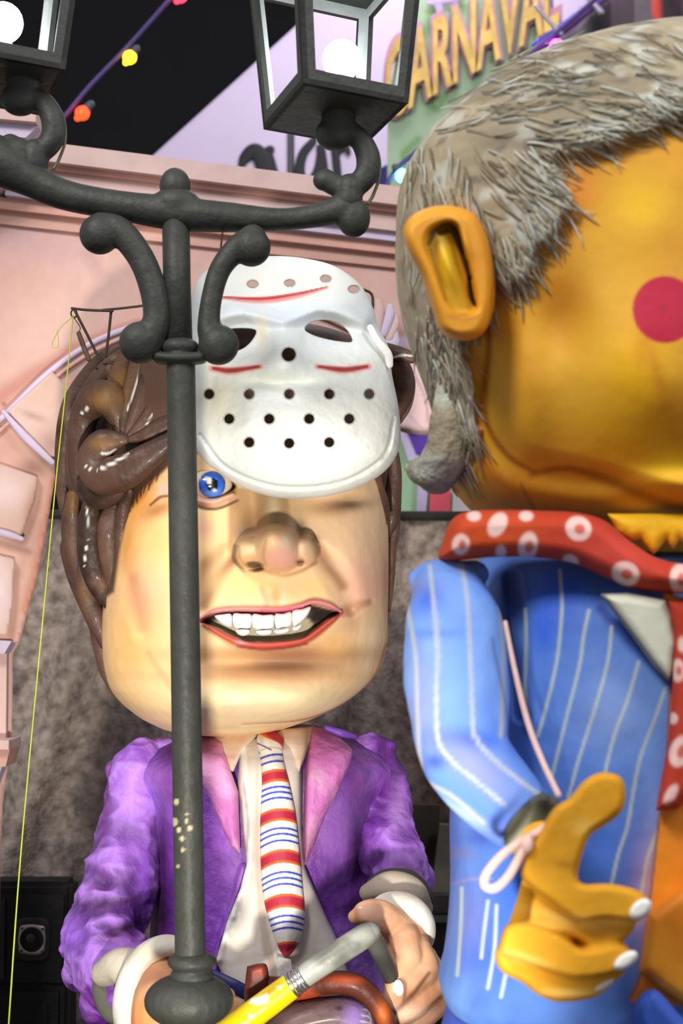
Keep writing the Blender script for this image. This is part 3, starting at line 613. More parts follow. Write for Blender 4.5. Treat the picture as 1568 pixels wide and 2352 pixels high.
D -= .010*stroke(p, [(780, 1408, 16), (812, 1396, 22), (850, 1382, 14)], 1) + .010*stroke(p, [(302, 1330, 34), (316, 1390, 44), (330, 1450, 34)], 1) + .012*stroke(p, [(886, 1480, 5), (860, 1550, 6), (800, 1610, 7), (700, 1650, 6), (560, 1662, 5)], 1)
D += .022*stroke(p, [(464, 1422, 8), (500, 1404, 12), (560, 1399, 12), (640, 1401, 13), (690, 1393, 13), (720, 1383, 13), (756, 1390, 11), (784, 1406, 5)], 1)
D += .026*stroke(p, [(468, 1432, 6), (505, 1455, 12), (550, 1476, 15), (600, 1482, 16), (660, 1478, 15), (705, 1466, 15), (745, 1438, 13), (782, 1408, 5)], 1)
D -= .038*polym(p, mouth, 5, True) + .05*polym(p, eye_o, 6, True)
D += .02*stroke(p, [(420, 1128, 6), (455, 1150, 14), (495, 1154, 14), (535, 1136, 8)], 1) + .025*blob(p, 800, 1120, 60, 30) - .02*blob(p, 806, 1150, 40, 12)
D -= .05*disc(p, 584, 1298, 23, 12, 5, 8) + .03*disc(p, 690, 1292, 9, 7, 4)
D -= .03*blob(p, 590, 1180, 22, 60)
D += .006*(fbm(V, 9, 5) - .5)
V[:, 1] -= D * Wt
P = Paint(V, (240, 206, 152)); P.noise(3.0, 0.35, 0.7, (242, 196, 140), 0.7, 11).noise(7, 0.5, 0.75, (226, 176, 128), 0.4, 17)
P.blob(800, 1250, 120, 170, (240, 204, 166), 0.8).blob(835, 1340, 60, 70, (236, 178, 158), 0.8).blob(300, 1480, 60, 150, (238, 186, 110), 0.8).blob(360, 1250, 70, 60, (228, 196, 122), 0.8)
P.blob(340, 1360, 60, 70, (234, 180, 146), 0.7).blob(500, 1560, 260, 36, (230, 180, 130), 0.6).blob(615, 1618, 260, 50, (252, 232, 184), 0.95).blob(850, 1500, 30, 70, (252, 228, 190), 0.9, 12)  # flood light on the chin painted as a pale highlight
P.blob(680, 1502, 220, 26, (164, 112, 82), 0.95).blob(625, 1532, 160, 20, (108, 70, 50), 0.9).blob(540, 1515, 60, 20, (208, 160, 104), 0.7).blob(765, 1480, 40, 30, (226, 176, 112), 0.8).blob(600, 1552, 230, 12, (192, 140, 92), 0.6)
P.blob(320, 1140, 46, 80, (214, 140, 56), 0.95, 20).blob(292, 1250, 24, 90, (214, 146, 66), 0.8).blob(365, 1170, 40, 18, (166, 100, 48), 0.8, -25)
P.poly([(524, 1120), (660, 1120), (664, 1180), (655, 1230), (600, 1236), (556, 1262), (532, 1300), (524, 1260)], (156, 110, 68), 0.7, 6).blob(560, 1235, 24, 50, (92, 58, 36), 0.85, 10).blob(628, 1165, 22, 26, (196, 184, 150), 0.8).blob(650, 1210, 24, 40, (202, 168, 108), 0.6)  # cast shadow of mask and nose painted brown across the bridge
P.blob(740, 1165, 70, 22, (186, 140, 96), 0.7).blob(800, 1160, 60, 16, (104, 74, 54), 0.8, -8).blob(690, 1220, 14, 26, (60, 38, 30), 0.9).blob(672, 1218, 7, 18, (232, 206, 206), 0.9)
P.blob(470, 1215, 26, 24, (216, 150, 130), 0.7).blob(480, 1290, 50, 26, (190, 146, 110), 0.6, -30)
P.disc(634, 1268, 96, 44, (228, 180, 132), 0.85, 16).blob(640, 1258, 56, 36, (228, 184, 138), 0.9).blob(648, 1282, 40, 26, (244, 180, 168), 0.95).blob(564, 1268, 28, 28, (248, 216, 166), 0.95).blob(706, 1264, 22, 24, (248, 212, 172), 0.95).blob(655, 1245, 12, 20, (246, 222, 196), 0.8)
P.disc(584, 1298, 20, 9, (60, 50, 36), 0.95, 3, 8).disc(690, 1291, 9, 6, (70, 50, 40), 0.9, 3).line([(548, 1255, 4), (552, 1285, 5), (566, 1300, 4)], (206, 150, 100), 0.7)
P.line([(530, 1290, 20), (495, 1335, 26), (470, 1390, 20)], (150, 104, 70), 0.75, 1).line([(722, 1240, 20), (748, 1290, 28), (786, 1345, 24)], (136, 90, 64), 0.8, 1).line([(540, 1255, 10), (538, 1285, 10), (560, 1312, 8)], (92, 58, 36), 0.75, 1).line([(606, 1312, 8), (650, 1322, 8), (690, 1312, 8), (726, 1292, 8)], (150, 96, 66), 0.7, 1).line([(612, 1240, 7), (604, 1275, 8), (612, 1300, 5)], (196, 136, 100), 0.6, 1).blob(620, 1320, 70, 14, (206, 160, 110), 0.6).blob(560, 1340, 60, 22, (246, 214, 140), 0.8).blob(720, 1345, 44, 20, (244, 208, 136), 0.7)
P.line([(600, 1350, 10), (612, 1380, 14), (610, 1396, 10)], (168, 140, 116), 0.55, 1).line([(655, 1340, 8), (648, 1370, 10), (650, 1390, 8)], (220, 206, 190), 0.7, 1).blob(632, 1372, 12, 22, (196, 146, 78), 0.7)
P.line([(776, 1408, 12), (806, 1398, 20), (850, 1382, 14)], (168, 116, 88), 0.65, 1).blob(800, 1430, 26, 34, (196, 140, 108), 0.6, 20)
P.line([(304, 1330, 22), (312, 1380, 30), (326, 1440, 22)], (212, 140, 106), 0.55, 1).line([(340, 1500, 12), (380, 1560, 14), (400, 1590, 12)], (200, 150, 106), 0.5, 1)
P.line([(886, 1480, 4), (862, 1550, 5), (800, 1610, 5), (700, 1652, 4), (560, 1664, 4)], (176, 122, 86), 0.85, 1).blob(884, 1330, 8, 60, (206, 140, 116), 0.7)
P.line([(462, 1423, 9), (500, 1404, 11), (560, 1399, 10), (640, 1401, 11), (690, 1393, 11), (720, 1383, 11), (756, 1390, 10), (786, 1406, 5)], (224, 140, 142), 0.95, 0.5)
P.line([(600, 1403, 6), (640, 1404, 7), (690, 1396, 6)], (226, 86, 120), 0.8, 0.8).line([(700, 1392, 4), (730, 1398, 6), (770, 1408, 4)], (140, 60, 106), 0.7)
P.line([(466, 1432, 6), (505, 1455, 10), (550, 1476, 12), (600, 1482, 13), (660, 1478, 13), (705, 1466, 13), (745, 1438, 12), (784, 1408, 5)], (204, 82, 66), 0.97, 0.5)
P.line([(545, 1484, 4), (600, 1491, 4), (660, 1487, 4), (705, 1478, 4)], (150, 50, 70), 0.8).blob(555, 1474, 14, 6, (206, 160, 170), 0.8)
P.poly(mouth, (62, 46, 34), 1.0, 2.5, True).poly([(490, 1428), (704, 1420), (694, 1462), (640, 1471), (575, 1472), (530, 1457)], (178, 170, 138), 0.95, 4, True).poly([(716, 1398), (772, 1410), (735, 1425), (712, 1430)], (24, 16, 14), 0.9, 4)
P.poly(eye_o, (70, 44, 34), 1.0, 4, True).line([(425, 1130, 6), (455, 1150, 13), (495, 1154, 13), (535, 1138, 6)], (232, 178, 152), 1.0, 0.6).line([(430, 1148, 4), (462, 1166, 6), (500, 1168, 6), (545, 1150, 5)], (96, 60, 44), 0.9, 0.8)
P.blob(378, 1122, 14, 20, (240, 178, 162), 0.95, 30).line([(345, 1160, 4), (368, 1142, 6), (392, 1138, 4)], (96, 54, 30), 0.8)
for x, y, dx, dy in [(352, 1092, -8, 22), (345, 1105, -6, 20), (336, 1112, -10, 22), (326, 1122, -6, 22), (316, 1132, -4, 24), (308, 1140, -6, 26), (300, 1150, -4, 26), (296, 1160, -6, 26), (366, 1080, -10, 26)]:
    P.line([(x, y - 6, 3), (x + dx*.4, y + dy*.5, 2.6), (x + dx + 3, y + dy, 1.5)], (66, 40, 26), 0.9)
P.poly([(200, 700), (950, 700), (950, 1090), (880, 1130), (850, 1080), (700, 1050), (460, 1040), (400, 1060), (372, 1086), (330, 1122), (292, 1180), (276, 1260), (262, 1360), (200, 1400)], (84, 58, 46), .97, 6)
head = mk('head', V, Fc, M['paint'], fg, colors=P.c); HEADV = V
# eyeball, teeth
ye = surf(V, 455, 1150) + .02
Ve, Fe = ellipsoid(482, 1114, ye + .035, 52, 38, 48, 64, 48)
P = Paint(Ve, (232, 222, 204)); P.disc(487, 1113, 31, 31, (22, 34, 110), 1, 2).disc(487, 1113, 28, 28, (44, 104, 226), 1, 2).blob(487, 1130, 20, 12, (96, 160, 250), .8).disc(487, 1113, 15, 15, (8, 8, 14), 1, 1.5).disc(480, 1104, 7, 8, (236, 244, 226), 1, 1.5).disc(474, 1098, 5, 4, (236, 244, 226), .8, 1.5).disc(492, 1126, 5, 4, (230, 236, 240), .9, 1.5)
mk('eyeball', Ve, Fe, mat_paint('eye_gloss', 0.2, 0, 20, 0.0, 0.5, 0.5), head, colors=P.c)
ym = surf(V, 600, 1402, 6) + .024
def tooth(q): V_, F_ = pillow(q, ym, .016, 9, 2.0, 0.3, 0.006); mk('tooth', V_, F_, M['white'], head)
for q in [[(492, 1414), (512, 1410), (531, 1410), (533, 1430), (531, 1441), (516, 1438), (502, 1428)], [(535, 1410), (556, 1409), (577, 1411), (578, 1430), (575, 1443), (555, 1443), (537, 1441)], [(580, 1411), (604, 1412), (628, 1412), (629, 1430), (626, 1443), (603, 1445), (581, 1443)],
          [(631, 1411), (650, 1409), (668, 1405), (670, 1425), (667, 1438), (650, 1441), (633, 1442)], [(671, 1404), (694, 1398), (714, 1393), (708, 1412), (695, 1427), (683, 1434), (673, 1437)],
          [(541, 1447), (557, 1445), (574, 1447), (573, 1457), (557, 1461), (545, 1456)], [(588, 1449), (606, 1447), (624, 1447), (623, 1457), (606, 1460), (590, 1457)], [(629, 1447), (647, 1445), (664, 1442), (663, 1452), (647, 1457), (632, 1457)], [(671, 1441), (682, 1438), (694, 1433), (690, 1444), (680, 1450), (673, 1450)]]: tooth(q)

# hair: a mass behind the face plus modelled locks
hrows = [(775, 330, 760, .10, .2, 2.2, .05), (800, 265, 880, .22, .3, 2.3, .05), (850, 212, 905, .27, .4, 2.3, .08), (930, 160, 915, .27, .44, 2.4, .1), (1040, 140, 915, .24, .45, 2.4, .1), (1150, 142, 912, .2, .44, 2.4, .12), (1260, 155, 905, .16, .42, 2.4, .14), (1350, 178, 898, .12, .4, 2.4, .16), (1430, 204, 890, .1, .36, 2.4, .16), (1520, 238, 872, .08, .3, 2.3, .15), (1600, 268, 800, .06, .2, 2.2, .12)]
def hair_paint(V, seed=0):
    P = Paint(V, (74, 51, 41)); P.blob(280, 880, 40, 60, (124, 88, 40), .8).blob(232, 920, 26, 20, (146, 106, 52), .7).blob(360, 880, 14, 70, (150, 104, 46), .7, 10).blob(240, 1020, 40, 16, (140, 100, 48), .7).blob(325, 900, 14, 70, (50, 32, 22), .8, 12); P.noise(6, 0.4, 0.7, (98, 72, 60), 0.8, 40 + seed).noise(4, 0.55, 0.75, (112, 76, 34), 0.7, 60 + seed).noise(9, 0.55, 0.8, (40, 24, 18), 0.85, 80 + seed)  # olive highlights and dark gaps between locks painted into the brown
    for pts in [[(206, 935, 2), (200, 938, 5), (185, 952, 3)], [(322, 838, 4), (310, 890, 4), (292, 942, 3)], [(368, 908, 3), (355, 945, 4), (336, 974, 3)], [(232, 1042, 5), (250, 1041, 6), (266, 1032, 3)], [(224, 1078, 3), (250, 1068, 6), (296, 1042, 4)], [(196, 1070, 3), (206, 1077, 4), (212, 1078, 3)], [(199, 1165, 3), (201, 1190, 4), (199, 1230, 3)], [(202, 1238, 2), (196, 1270, 3), (194, 1300, 2)], [(900, 822, 3), (925, 816, 5), (948, 818, 3)], [(378, 838, 3), (380, 856, 3)]]:
        if len(pts) == 2: pts = [pts[0], pts[1]]
        P.line([(a, b, c*.75) for a, b, c in pts], (236, 234, 226), 0.9, 0.8)
    return P.c
V, Fc, _ = loft(hrows, 140, 160, YF + .04); V[:, 1] -= .03*(fbm(V*np.array([3, 1, .6]), 6, 2) - .5)
hair = mk('hair', V, Fc, M['gloss'], fg, colors=hair_paint(V))
locks = [
 [(345, 775, 16, 3.95), (262, 812, 22, 3.95), (205, 865, 24, 3.98), (160, 940, 22, 4.0), (145, 1040, 20, 4.02), (150, 1150, 18, 4.03), (165, 1220, 10, 4.03)],
 [(320, 800, 16, 3.86), (262, 838, 24, 3.86), (205, 910, 26, 3.88), (178, 1000, 24, 3.9), (172, 1090, 22, 3.9), (188, 1165, 14, 3.92)],
 [(250, 845, 10, 3.80), (262, 880, 14, 3.78), (258, 905, 8, 3.76)],
 [(276, 992, 12, 3.70), (262, 935, 36, 3.70), (232, 912, 40, 3.72), (196, 950, 34, 3.76), (184, 1020, 30, 3.78), (184, 1090, 26, 3.8), (206, 1140, 20, 3.8), (240, 1150, 12, 3.8)],
 [(278, 1000, 10, 3.68), (272, 930, 22, 3.72), (276, 870, 26, 3.76), (292, 815, 22, 3.80)],
 [(284, 1000, 10, 3.67), (294, 930, 20, 3.70), (312, 865, 23, 3.73), (326, 800, 22, 3.78)],
 [(290, 1002, 10, 3.66), (322, 945, 24, 3.68), (342, 880, 26, 3.71), (352, 800, 24, 3.76)],
 [(298, 1006, 10, 3.65), (345, 958, 22, 3.66), (374, 900, 24, 3.69), (384, 810, 24, 3.74)],
 [(300, 1010, 8, 3.64), (345, 996, 20, 3.64), (395, 968, 26, 3.64), (440, 930, 24, 3.64)],
 [(286, 1010, 12, 3.64), (240, 1020, 36, 3.66), (212, 1056, 36, 3.67), (236, 1092, 44, 3.66), (290, 1082, 42, 3.63), (345, 1046, 32, 3.61), (400, 1010, 22, 3.60), (440, 990, 14, 3.6)],
 [(196, 1118, 22, 3.72), (226, 1138, 32, 3.70), (262, 1130, 28, 3.68), (300, 1108, 16, 3.66)],
 [(208, 1150, 16, 3.75), (206, 1210, 30, 3.76), (212, 1290, 32, 3.77), (232, 1355, 24, 3.77), (254, 1398, 8, 3.76)],
 [(262, 1150, 16, 3.72), (250, 1210, 26, 3.73), (252, 1280, 24, 3.74), (262, 1340, 16, 3.74), (268, 1380, 6, 3.73)],
 [(298, 1128, 10, 3.66), (284, 1170, 16, 3.69), (276, 1240, 14, 3.71), (272, 1310, 7, 3.72)],
 [(168, 1140, 16, 3.9), (164, 1220, 24, 3.92), (184, 1310, 26, 3.93), (214, 1392, 22, 3.92), (232, 1440, 12, 3.92)],
 [(190, 1300, 14, 3.84), (200, 1370, 22, 3.85), (222, 1430, 22, 3.86), (240, 1480, 12, 3.86)],
 [(158, 1230, 10, 4.02), (150, 1262, 12, 4.02), (172, 1330, 16, 4.03), (195, 1390, 14, 4.02), (212, 1440, 8, 4.0)],
 [(216, 1430, 14, 3.9), (232, 1490, 18, 3.92), (242, 1540, 14, 3.93), (262, 1592, 6, 3.94)],
 [(880, 800, 16, 3.86), (915, 812, 18, 3.86), (945, 822, 14, 3.86), (962, 826, 6, 3.86)],
 [(885, 830, 30, 3.9), (912, 856, 36, 3.92), (916, 905, 34, 3.94), (904, 955, 20, 3.95)],
 [(925, 838, 16, 3.98), (938, 880, 16, 4.0), (934, 930, 12, 4.0), (918, 968, 6, 4.0)],
 [(850, 1060, 16, 3.78), (862, 1110, 16, 3.8), (880, 1160, 14, 3.83), (890, 1200, 6, 3.86)],
 [(896, 1020, 16, 3.95), (906, 1080, 16, 3.97), (902, 1140, 20, 3.98), (900, 1190, 18, 4.0), (890, 1230, 8, 4.0)],
 [(905, 1140, 12, 4.05), (905, 1210, 14, 4.06), (898, 1260, 12, 4.06), (896, 1330, 10, 4.06), (892, 1400, 6, 4.05)]]
for i, L in enumerate(locks):
    V, Fc = ptube(L, 22, 34, 0.75); V[:, 1] += .012*(fbm(V, 14, i) - .5)
    mk('hair_lock', V, Fc, M['gloss'], hair, colors=hair_paint(V, i % 7))
# wire armature left on top of the hair
YA = 3.86
wires = [([(165, 708, 3), (200, 712, 3.2), (258, 714, 3.4)], YA), ([(236, 712, 3), (280, 708, 3), (330, 702, 3)], YA + .02), ([(172, 714, 3.2), (206, 780, 3.2), (238, 846, 3.2)], YA), ([(255, 716, 3.4), (248, 780, 3.2), (238, 846, 3.4)], YA + .01), ([(222, 846, 3), (252, 842, 3)], YA - .01), ([(170, 730, 1.2), (184, 752, 1.2), (180, 764, 1.2)], YA), ([(238, 835, 3), (262, 838, 6), (262, 870, 4)], YA - .03)]
mk('wire_frame', *join(*[ptube(a, Y=b, n=8, per=5) for a, b in wires], ptube([(170 + 7*math.cos(t), 720 + 9*math.sin(t), 2) for t in np.linspace(0, 5.8, 10)], Y=YA, n=6, per=3)), M['steel'], fg)
mk('wire_sleeve', *ptube([(181, 766, 5.5), (192, 796, 6), (204, 826, 5.5)], Y=YA - .01, n=12), mat('sleeve_rust', (78, 62, 50), 0.7, 0, 0.4, 60), fg)
mk('wire_hook', *ptube([(826, 662, 3), (852, 674, 3.2), (856, 700, 3.2), (852, 730, 3)], Y=3.95, n=8, per=4), M['steel'], fg)

# body: purple coat
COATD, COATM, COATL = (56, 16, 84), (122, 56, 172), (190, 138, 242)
def coat_paint(V, seed=0, crease=None):  # highlights on ridges and shade in creases painted into the purple
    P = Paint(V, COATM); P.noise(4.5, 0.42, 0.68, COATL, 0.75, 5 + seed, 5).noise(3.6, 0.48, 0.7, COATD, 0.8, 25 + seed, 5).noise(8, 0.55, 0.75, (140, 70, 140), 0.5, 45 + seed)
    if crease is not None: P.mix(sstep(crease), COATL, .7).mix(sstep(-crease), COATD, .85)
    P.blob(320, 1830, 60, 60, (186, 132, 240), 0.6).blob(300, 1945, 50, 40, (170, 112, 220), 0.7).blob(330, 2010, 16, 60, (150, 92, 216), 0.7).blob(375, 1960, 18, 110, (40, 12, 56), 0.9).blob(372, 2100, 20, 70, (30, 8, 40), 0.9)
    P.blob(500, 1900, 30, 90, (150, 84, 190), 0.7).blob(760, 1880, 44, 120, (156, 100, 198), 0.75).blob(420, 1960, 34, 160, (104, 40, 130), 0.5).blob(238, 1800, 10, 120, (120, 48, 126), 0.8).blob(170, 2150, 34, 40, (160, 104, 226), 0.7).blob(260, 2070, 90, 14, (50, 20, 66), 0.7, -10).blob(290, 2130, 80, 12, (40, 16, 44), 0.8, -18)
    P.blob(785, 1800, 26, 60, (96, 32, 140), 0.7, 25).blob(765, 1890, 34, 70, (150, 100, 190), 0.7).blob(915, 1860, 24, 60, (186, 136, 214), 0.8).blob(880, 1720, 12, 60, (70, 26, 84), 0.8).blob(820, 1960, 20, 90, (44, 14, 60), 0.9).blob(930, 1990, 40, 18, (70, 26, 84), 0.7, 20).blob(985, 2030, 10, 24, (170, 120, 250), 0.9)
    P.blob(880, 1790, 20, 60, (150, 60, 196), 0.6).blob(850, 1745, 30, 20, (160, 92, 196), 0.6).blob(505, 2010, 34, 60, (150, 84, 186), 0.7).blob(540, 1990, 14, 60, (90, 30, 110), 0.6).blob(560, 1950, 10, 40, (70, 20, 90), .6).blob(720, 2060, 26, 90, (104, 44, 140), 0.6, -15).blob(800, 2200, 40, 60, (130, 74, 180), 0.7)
    return P.c
trow = [(1672, 470, 730, .14, .14, 2.3, .05), (1700, 392, 830, .2, .2, 2.4, .05), (1740, 330, 890, .25, .24, 2.6, .05), (1850, 340, 880, .28, .26, 2.6, .05), (2000, 350, 870, .30, .28, 2.6, .05), (2200, 340, 880, .32, .28, 2.6, .05), (2380, 330, 890, .32, .28, 2.5, .05), (2520, 330, 890, .32, .28, 2.5, .05)]
V, Fc, Wt = loft(trow, 260, 260, YF); V[:, 1] -= Wt*(.02*(fbm(V, 7, 3) - .5) + .03*stroke(proj(V), [(560, 1990, 12), (540, 2060, 14), (505, 2160, 12), (495, 2230, 8)], 1))
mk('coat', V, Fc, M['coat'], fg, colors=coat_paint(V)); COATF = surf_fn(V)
def sleeve(pts, extra, seed):
    V, Fc, N = remesh([ptube(pts, 10, 26)] + extra, 0.0055, 5)
    cr = 1 - 2.6*np.abs(fbm(V, 6.5, seed + 9, 4) - .5)/.25; c2 = 1 - 2*np.abs(fbm(V*np.array([1, 1, 1.8]), 9, seed + 31, 3) - .5)/.25; cr = np.clip(.6*cr + .5*c2, -1.2, 1.2)
    V = V + N * (.03*(fbm(V, 7, seed, 4) - .5) + .011*cr)[:, None]
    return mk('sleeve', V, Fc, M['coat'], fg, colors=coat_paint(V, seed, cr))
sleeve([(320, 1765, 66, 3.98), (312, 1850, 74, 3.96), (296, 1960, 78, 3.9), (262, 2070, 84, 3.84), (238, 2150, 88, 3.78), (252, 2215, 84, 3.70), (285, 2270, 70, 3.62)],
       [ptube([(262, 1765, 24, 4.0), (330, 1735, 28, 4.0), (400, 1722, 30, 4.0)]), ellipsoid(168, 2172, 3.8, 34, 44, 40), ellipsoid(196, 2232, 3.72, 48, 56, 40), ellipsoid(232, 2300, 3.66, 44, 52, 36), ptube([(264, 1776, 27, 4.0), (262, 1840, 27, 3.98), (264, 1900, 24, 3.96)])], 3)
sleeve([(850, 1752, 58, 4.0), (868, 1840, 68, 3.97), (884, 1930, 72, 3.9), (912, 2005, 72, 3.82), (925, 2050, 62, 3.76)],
       [ptube([(800, 1726, 26, 4.0), (850, 1720, 28, 4.0), (892, 1718, 22, 4.0)]), ptube([(888, 1722, 25, 4.0), (908, 1790, 30, 3.97), (916, 1860, 26, 3.95)]), ellipsoid(962, 2020, 3.84, 34, 46, 40)], 13)
mk('epaulette', *ptube([(750, 1672, 6, 3.86), (785, 1684, 9, 3.86), (815, 1692, 5, 3.88)], 6, 12, 0.6), mat('violet_card', (112, 66, 176), 0.5), fg)
# shirt front, collar, lapels, tie
def onf(off): return lambda a, b: COATF(a, b) - off
P0 = [(548, 1700), (600, 1690), (690, 1690), (694, 1800), (693, 1900), (700, 1990), (738, 2080), (775, 2160), (806, 2250), (800, 2330), (560, 2330), (520, 2262), (496, 2205), (520, 2120), (552, 2040), (566, 1985), (556, 1900), (546, 1800)]
V, Fc = pillow(P0, onf(.02), .045, 40, 4, 0, 0.004, sm=False)
P = Paint(V, (216, 208, 198)).noise(5, 0.45, 0.7, (200, 190, 180), 0.8, 4).line([(560, 1720, 8), (566, 1850, 10), (568, 1980, 12), (545, 2070, 12), (510, 2160, 12)], (228, 230, 222), 0.9).line([(560, 1985, 5), (570, 1900, 5), (560, 1800, 4)], (120, 112, 100), .5)
P.line([(690, 1720, 8), (694, 1880, 10), (702, 1990, 8), (745, 2090, 8), (800, 2230, 6)], (86, 78, 70), 0.75, 1).poly([(590, 1740), (600, 2000), (612, 2120), (650, 2290), (612, 2250), (590, 2080), (584, 1900)], (184, 164, 146), 0.8, 4).blob(755, 2150, 24, 24, (236, 236, 232), 0.9).poly([(500, 2230), (612, 2196), (622, 2240), (560, 2290)], (226, 222, 214), 0.7, 4)
mk('shirt', V, Fc, M['paint'], fg, colors=P.c)
for q, nm in [([(466, 1698), (520, 1676), (600, 1664), (590, 1690), (556, 1725), (536, 1772), (528, 1772), (515, 1735), (492, 1710)], 'collar'), ([(600, 1664), (660, 1668), (722, 1664), (716, 1700), (704, 1730), (686, 1774), (668, 1730), (640, 1692)], 'collar')]:
    V, Fc = pillow(q, onf(.045), .02, 16, 3.5, 0.2, 0.005, sm=False)
    P = Paint(V, (222, 194, 170)).noise(6, .45, .7, (208, 176, 150), .8, 3).blob(672, 1720, 14, 40, (236, 224, 214), .9).line([(536, 1770, 4), (552, 1730, 5), (590, 1692, 4)], (234, 230, 224), .9).blob(705, 1720, 8, 50, (110, 88, 70), .8)
    mk(nm, V, Fc, M['paint'], fg, colors=P.c)
for q in ([(716, 1668), (742, 1672), (780, 1694), (811, 1722), (802, 1760), (776, 1820), (744, 1880), (722, 1940), (700, 1992), (693, 1940), (697, 1850), (700, 1770), (708, 1710)], [(440, 1690), (490, 1690), (512, 1702), (530, 1770), (547, 1818), (549, 1880), (552, 1962), (530, 1946), (505, 1890), (475, 1820), (440, 1760)]):
    V, Fc = pillow(q, onf(.05), .03, 24, 3.5, 0.1, 0.006, sm=False); V[:, 1] += .012*(fbm(V, 16, 4) - .5)
    P = Paint(V, (196, 112, 182)).noise(7, 0.4, 0.65, (222, 156, 206), 0.9, 7).noise(9, .5, .75, (206, 170, 190), .6, 12).line([(712, 1675, 8), (703, 1770, 9), (698, 1900, 9), (700, 1990, 6)], (92, 46, 56), 0.9, 1).line([(745, 1672, 5), (812, 1722, 5), (776, 1822, 4), (722, 1942, 4)], (90, 40, 84), 0.7, 1).line([(480, 1690, 8), (510, 1700, 6)], (150, 84, 90), .8).blob(480, 1710, 30, 22, (200, 124, 140), .8).blob(705, 1950, 14, 40, (140, 70, 110), .7)
    mk('lapel', V, Fc, M['coat'], fg, colors=P.c)
tie = [(590, 1692), (606, 1679), (630, 1680), (650, 1698), (650, 1722), (650, 1745), (664, 1800), (678, 1870), (688, 1960), (695, 2040), (700, 2100), (692, 2148), (676, 2182), (657, 2198), (641, 2180), (622, 2130), (606, 2070), (599, 2000), (597, 1900), (601, 1800), (598, 1745), (592, 1722)]
V, Fc = pillow(tie, onf(.075), .035, 40, 2.0, 0.1, 0.008)
P = Paint(V, (236, 234, 222)); x, y = P.p; cxl = 624 + (y - 1740)*0.062; cu = y - 9*((x - cxl)/38)**2 + 0.17*(x - cxl)
def tb(y0, y1, col, s=1.6): P.mix(sstep((cu - y0)/s + .5)*sstep((y1 - cu)/s + .5)*(y > 1728), col)
for r0, r1 in ((1767, 1796), (1857, 1886), (1951, 1983), (2053, 2085), (2163, 2230)): tb(r0, r1, (226, 98, 32)); tb(r0 + 6, r1 - 6, (178, 36, 66))
for yb in (1719, 1734, 1749, 1808, 1820, 1833, 1903, 1916, 1931, 2004, 2017, 2031, 2104, 2118, 2132): tb(yb - 2.6, yb + 2.6, (44, 66, 196))
P.poly([(592, 1684), (606, 1674), (640, 1680), (655, 1700), (652, 1722), (640, 1706), (610, 1694)], (226, 98, 32), 1, 1.5).poly([(614, 1676), (640, 1680), (655, 1700), (648, 1712), (630, 1700), (608, 1686)], (186, 40, 70), 1, 1.5).line([(588, 1706, 2.5), (606, 1714, 2.5), (622, 1722, 2.5)], (44, 66, 196), 1).blob(600, 1700, 5, 10, (190, 180, 170), .7).line([(590, 1728, 2), (622, 1716, 2.2), (650, 1722, 2)], (150, 140, 130), .5)
mk('tie', V, Fc, mat_paint('tie_fabric', 0.6, 0.1, 60, 0.03), fg, colors=P.c)
yt = surf(V, 655, 2150, 8)
mk('paper_tag', *qslab([(634, 2196), (668, 2204), (672, 2252), (638, 2250)], yt + .02, 0.002, 0.002), mat('tag_paper', (206, 204, 196), 0.7, 0, 0.15, 160), fg, smooth=False)
mk('belt', *ptube([(470, 2235, 16, 3.60), (530, 2262, 16, 3.57), (590, 2290, 16, 3.57), (680, 2310, 16, 3.57), (800, 2300, 16, 3.60)], 8, 14, 0.4), mat('belt_navy', (32, 34, 92), 0.5), fg)
# trousers below the frame, down to the deck
zt = at(600, 2500, YF)[2]
for cx in (470, 720):
    t = at(cx, 2400, YF + .08); mk('trouser_leg', *sweep(np.array([[t[0], t[1], z] for z in np.linspace(zt + .1, DECK, 6)]), np.linspace(.15, .12, 6), 24, 1.0, False), mat('trouser_grey', (60, 56, 70), 0.8), fg)
# shirt cuffs and hands
m_cuff = mat_paint('cuff_white', 0.6, 0.2, 30, 0.03)
def cuff(pts, seed):
    V, Fc = ptube(pts, 10, 20, 1.3); P = Paint(V, (228, 226, 216)).noise(9, .45, .7, (206, 198, 184), .8, seed).blob(350, 2190, 60, 24, (196, 186, 160), .7).blob(300, 2290, 20, 50, (242, 240, 232), .7).blob(960, 2100, 40, 30, (240, 242, 238), .7)
    mk('cuff', V, Fc, m_cuff, fg, colors=P.c)
cuff([(425, 2178, 20, 3.44), (378, 2172, 24, 3.43), (332, 2196, 27, 3.43), (300, 2250, 29, 3.44), (290, 2310, 31, 3.45), (300, 2380, 32, 3.46)], 2)
mk('cuff_inner', *ptube([(240, 2235, 30, 3.55), (280, 2220, 42, 3.52), (320, 2250, 50, 3.50), (330, 2330, 56, 3.5)], 8, 20), mat('cuff_grey', (186, 178, 162), 0.7), fg)
mk('sleeve_lining', *ptube([(300, 2190, 10, 3.56), (248, 2222, 18, 3.56), (232, 2270, 20, 3.56), (252, 2325, 20, 3.56), (290, 2350, 12, 3.54)], 8, 16, .7), mat('lining_grey', (92, 94, 84), 0.8), fg)
cuff([(852, 2098, 20, 3.52), (890, 2076, 25, 3.49), (935, 2082, 29, 3.47), (966, 2112, 29, 3.47), (974, 2152, 24, 3.49), (960, 2196, 14, 3.52)], 5)
mk('cuff_inner', *ptube([(845, 2050, 20, 3.62), (895, 2032, 30, 3.58), (945, 2048, 32, 3.58), (972, 2085, 22, 3.6)], 8, 18), mat('cuff_stone', (176, 164, 150), 0.7), fg)
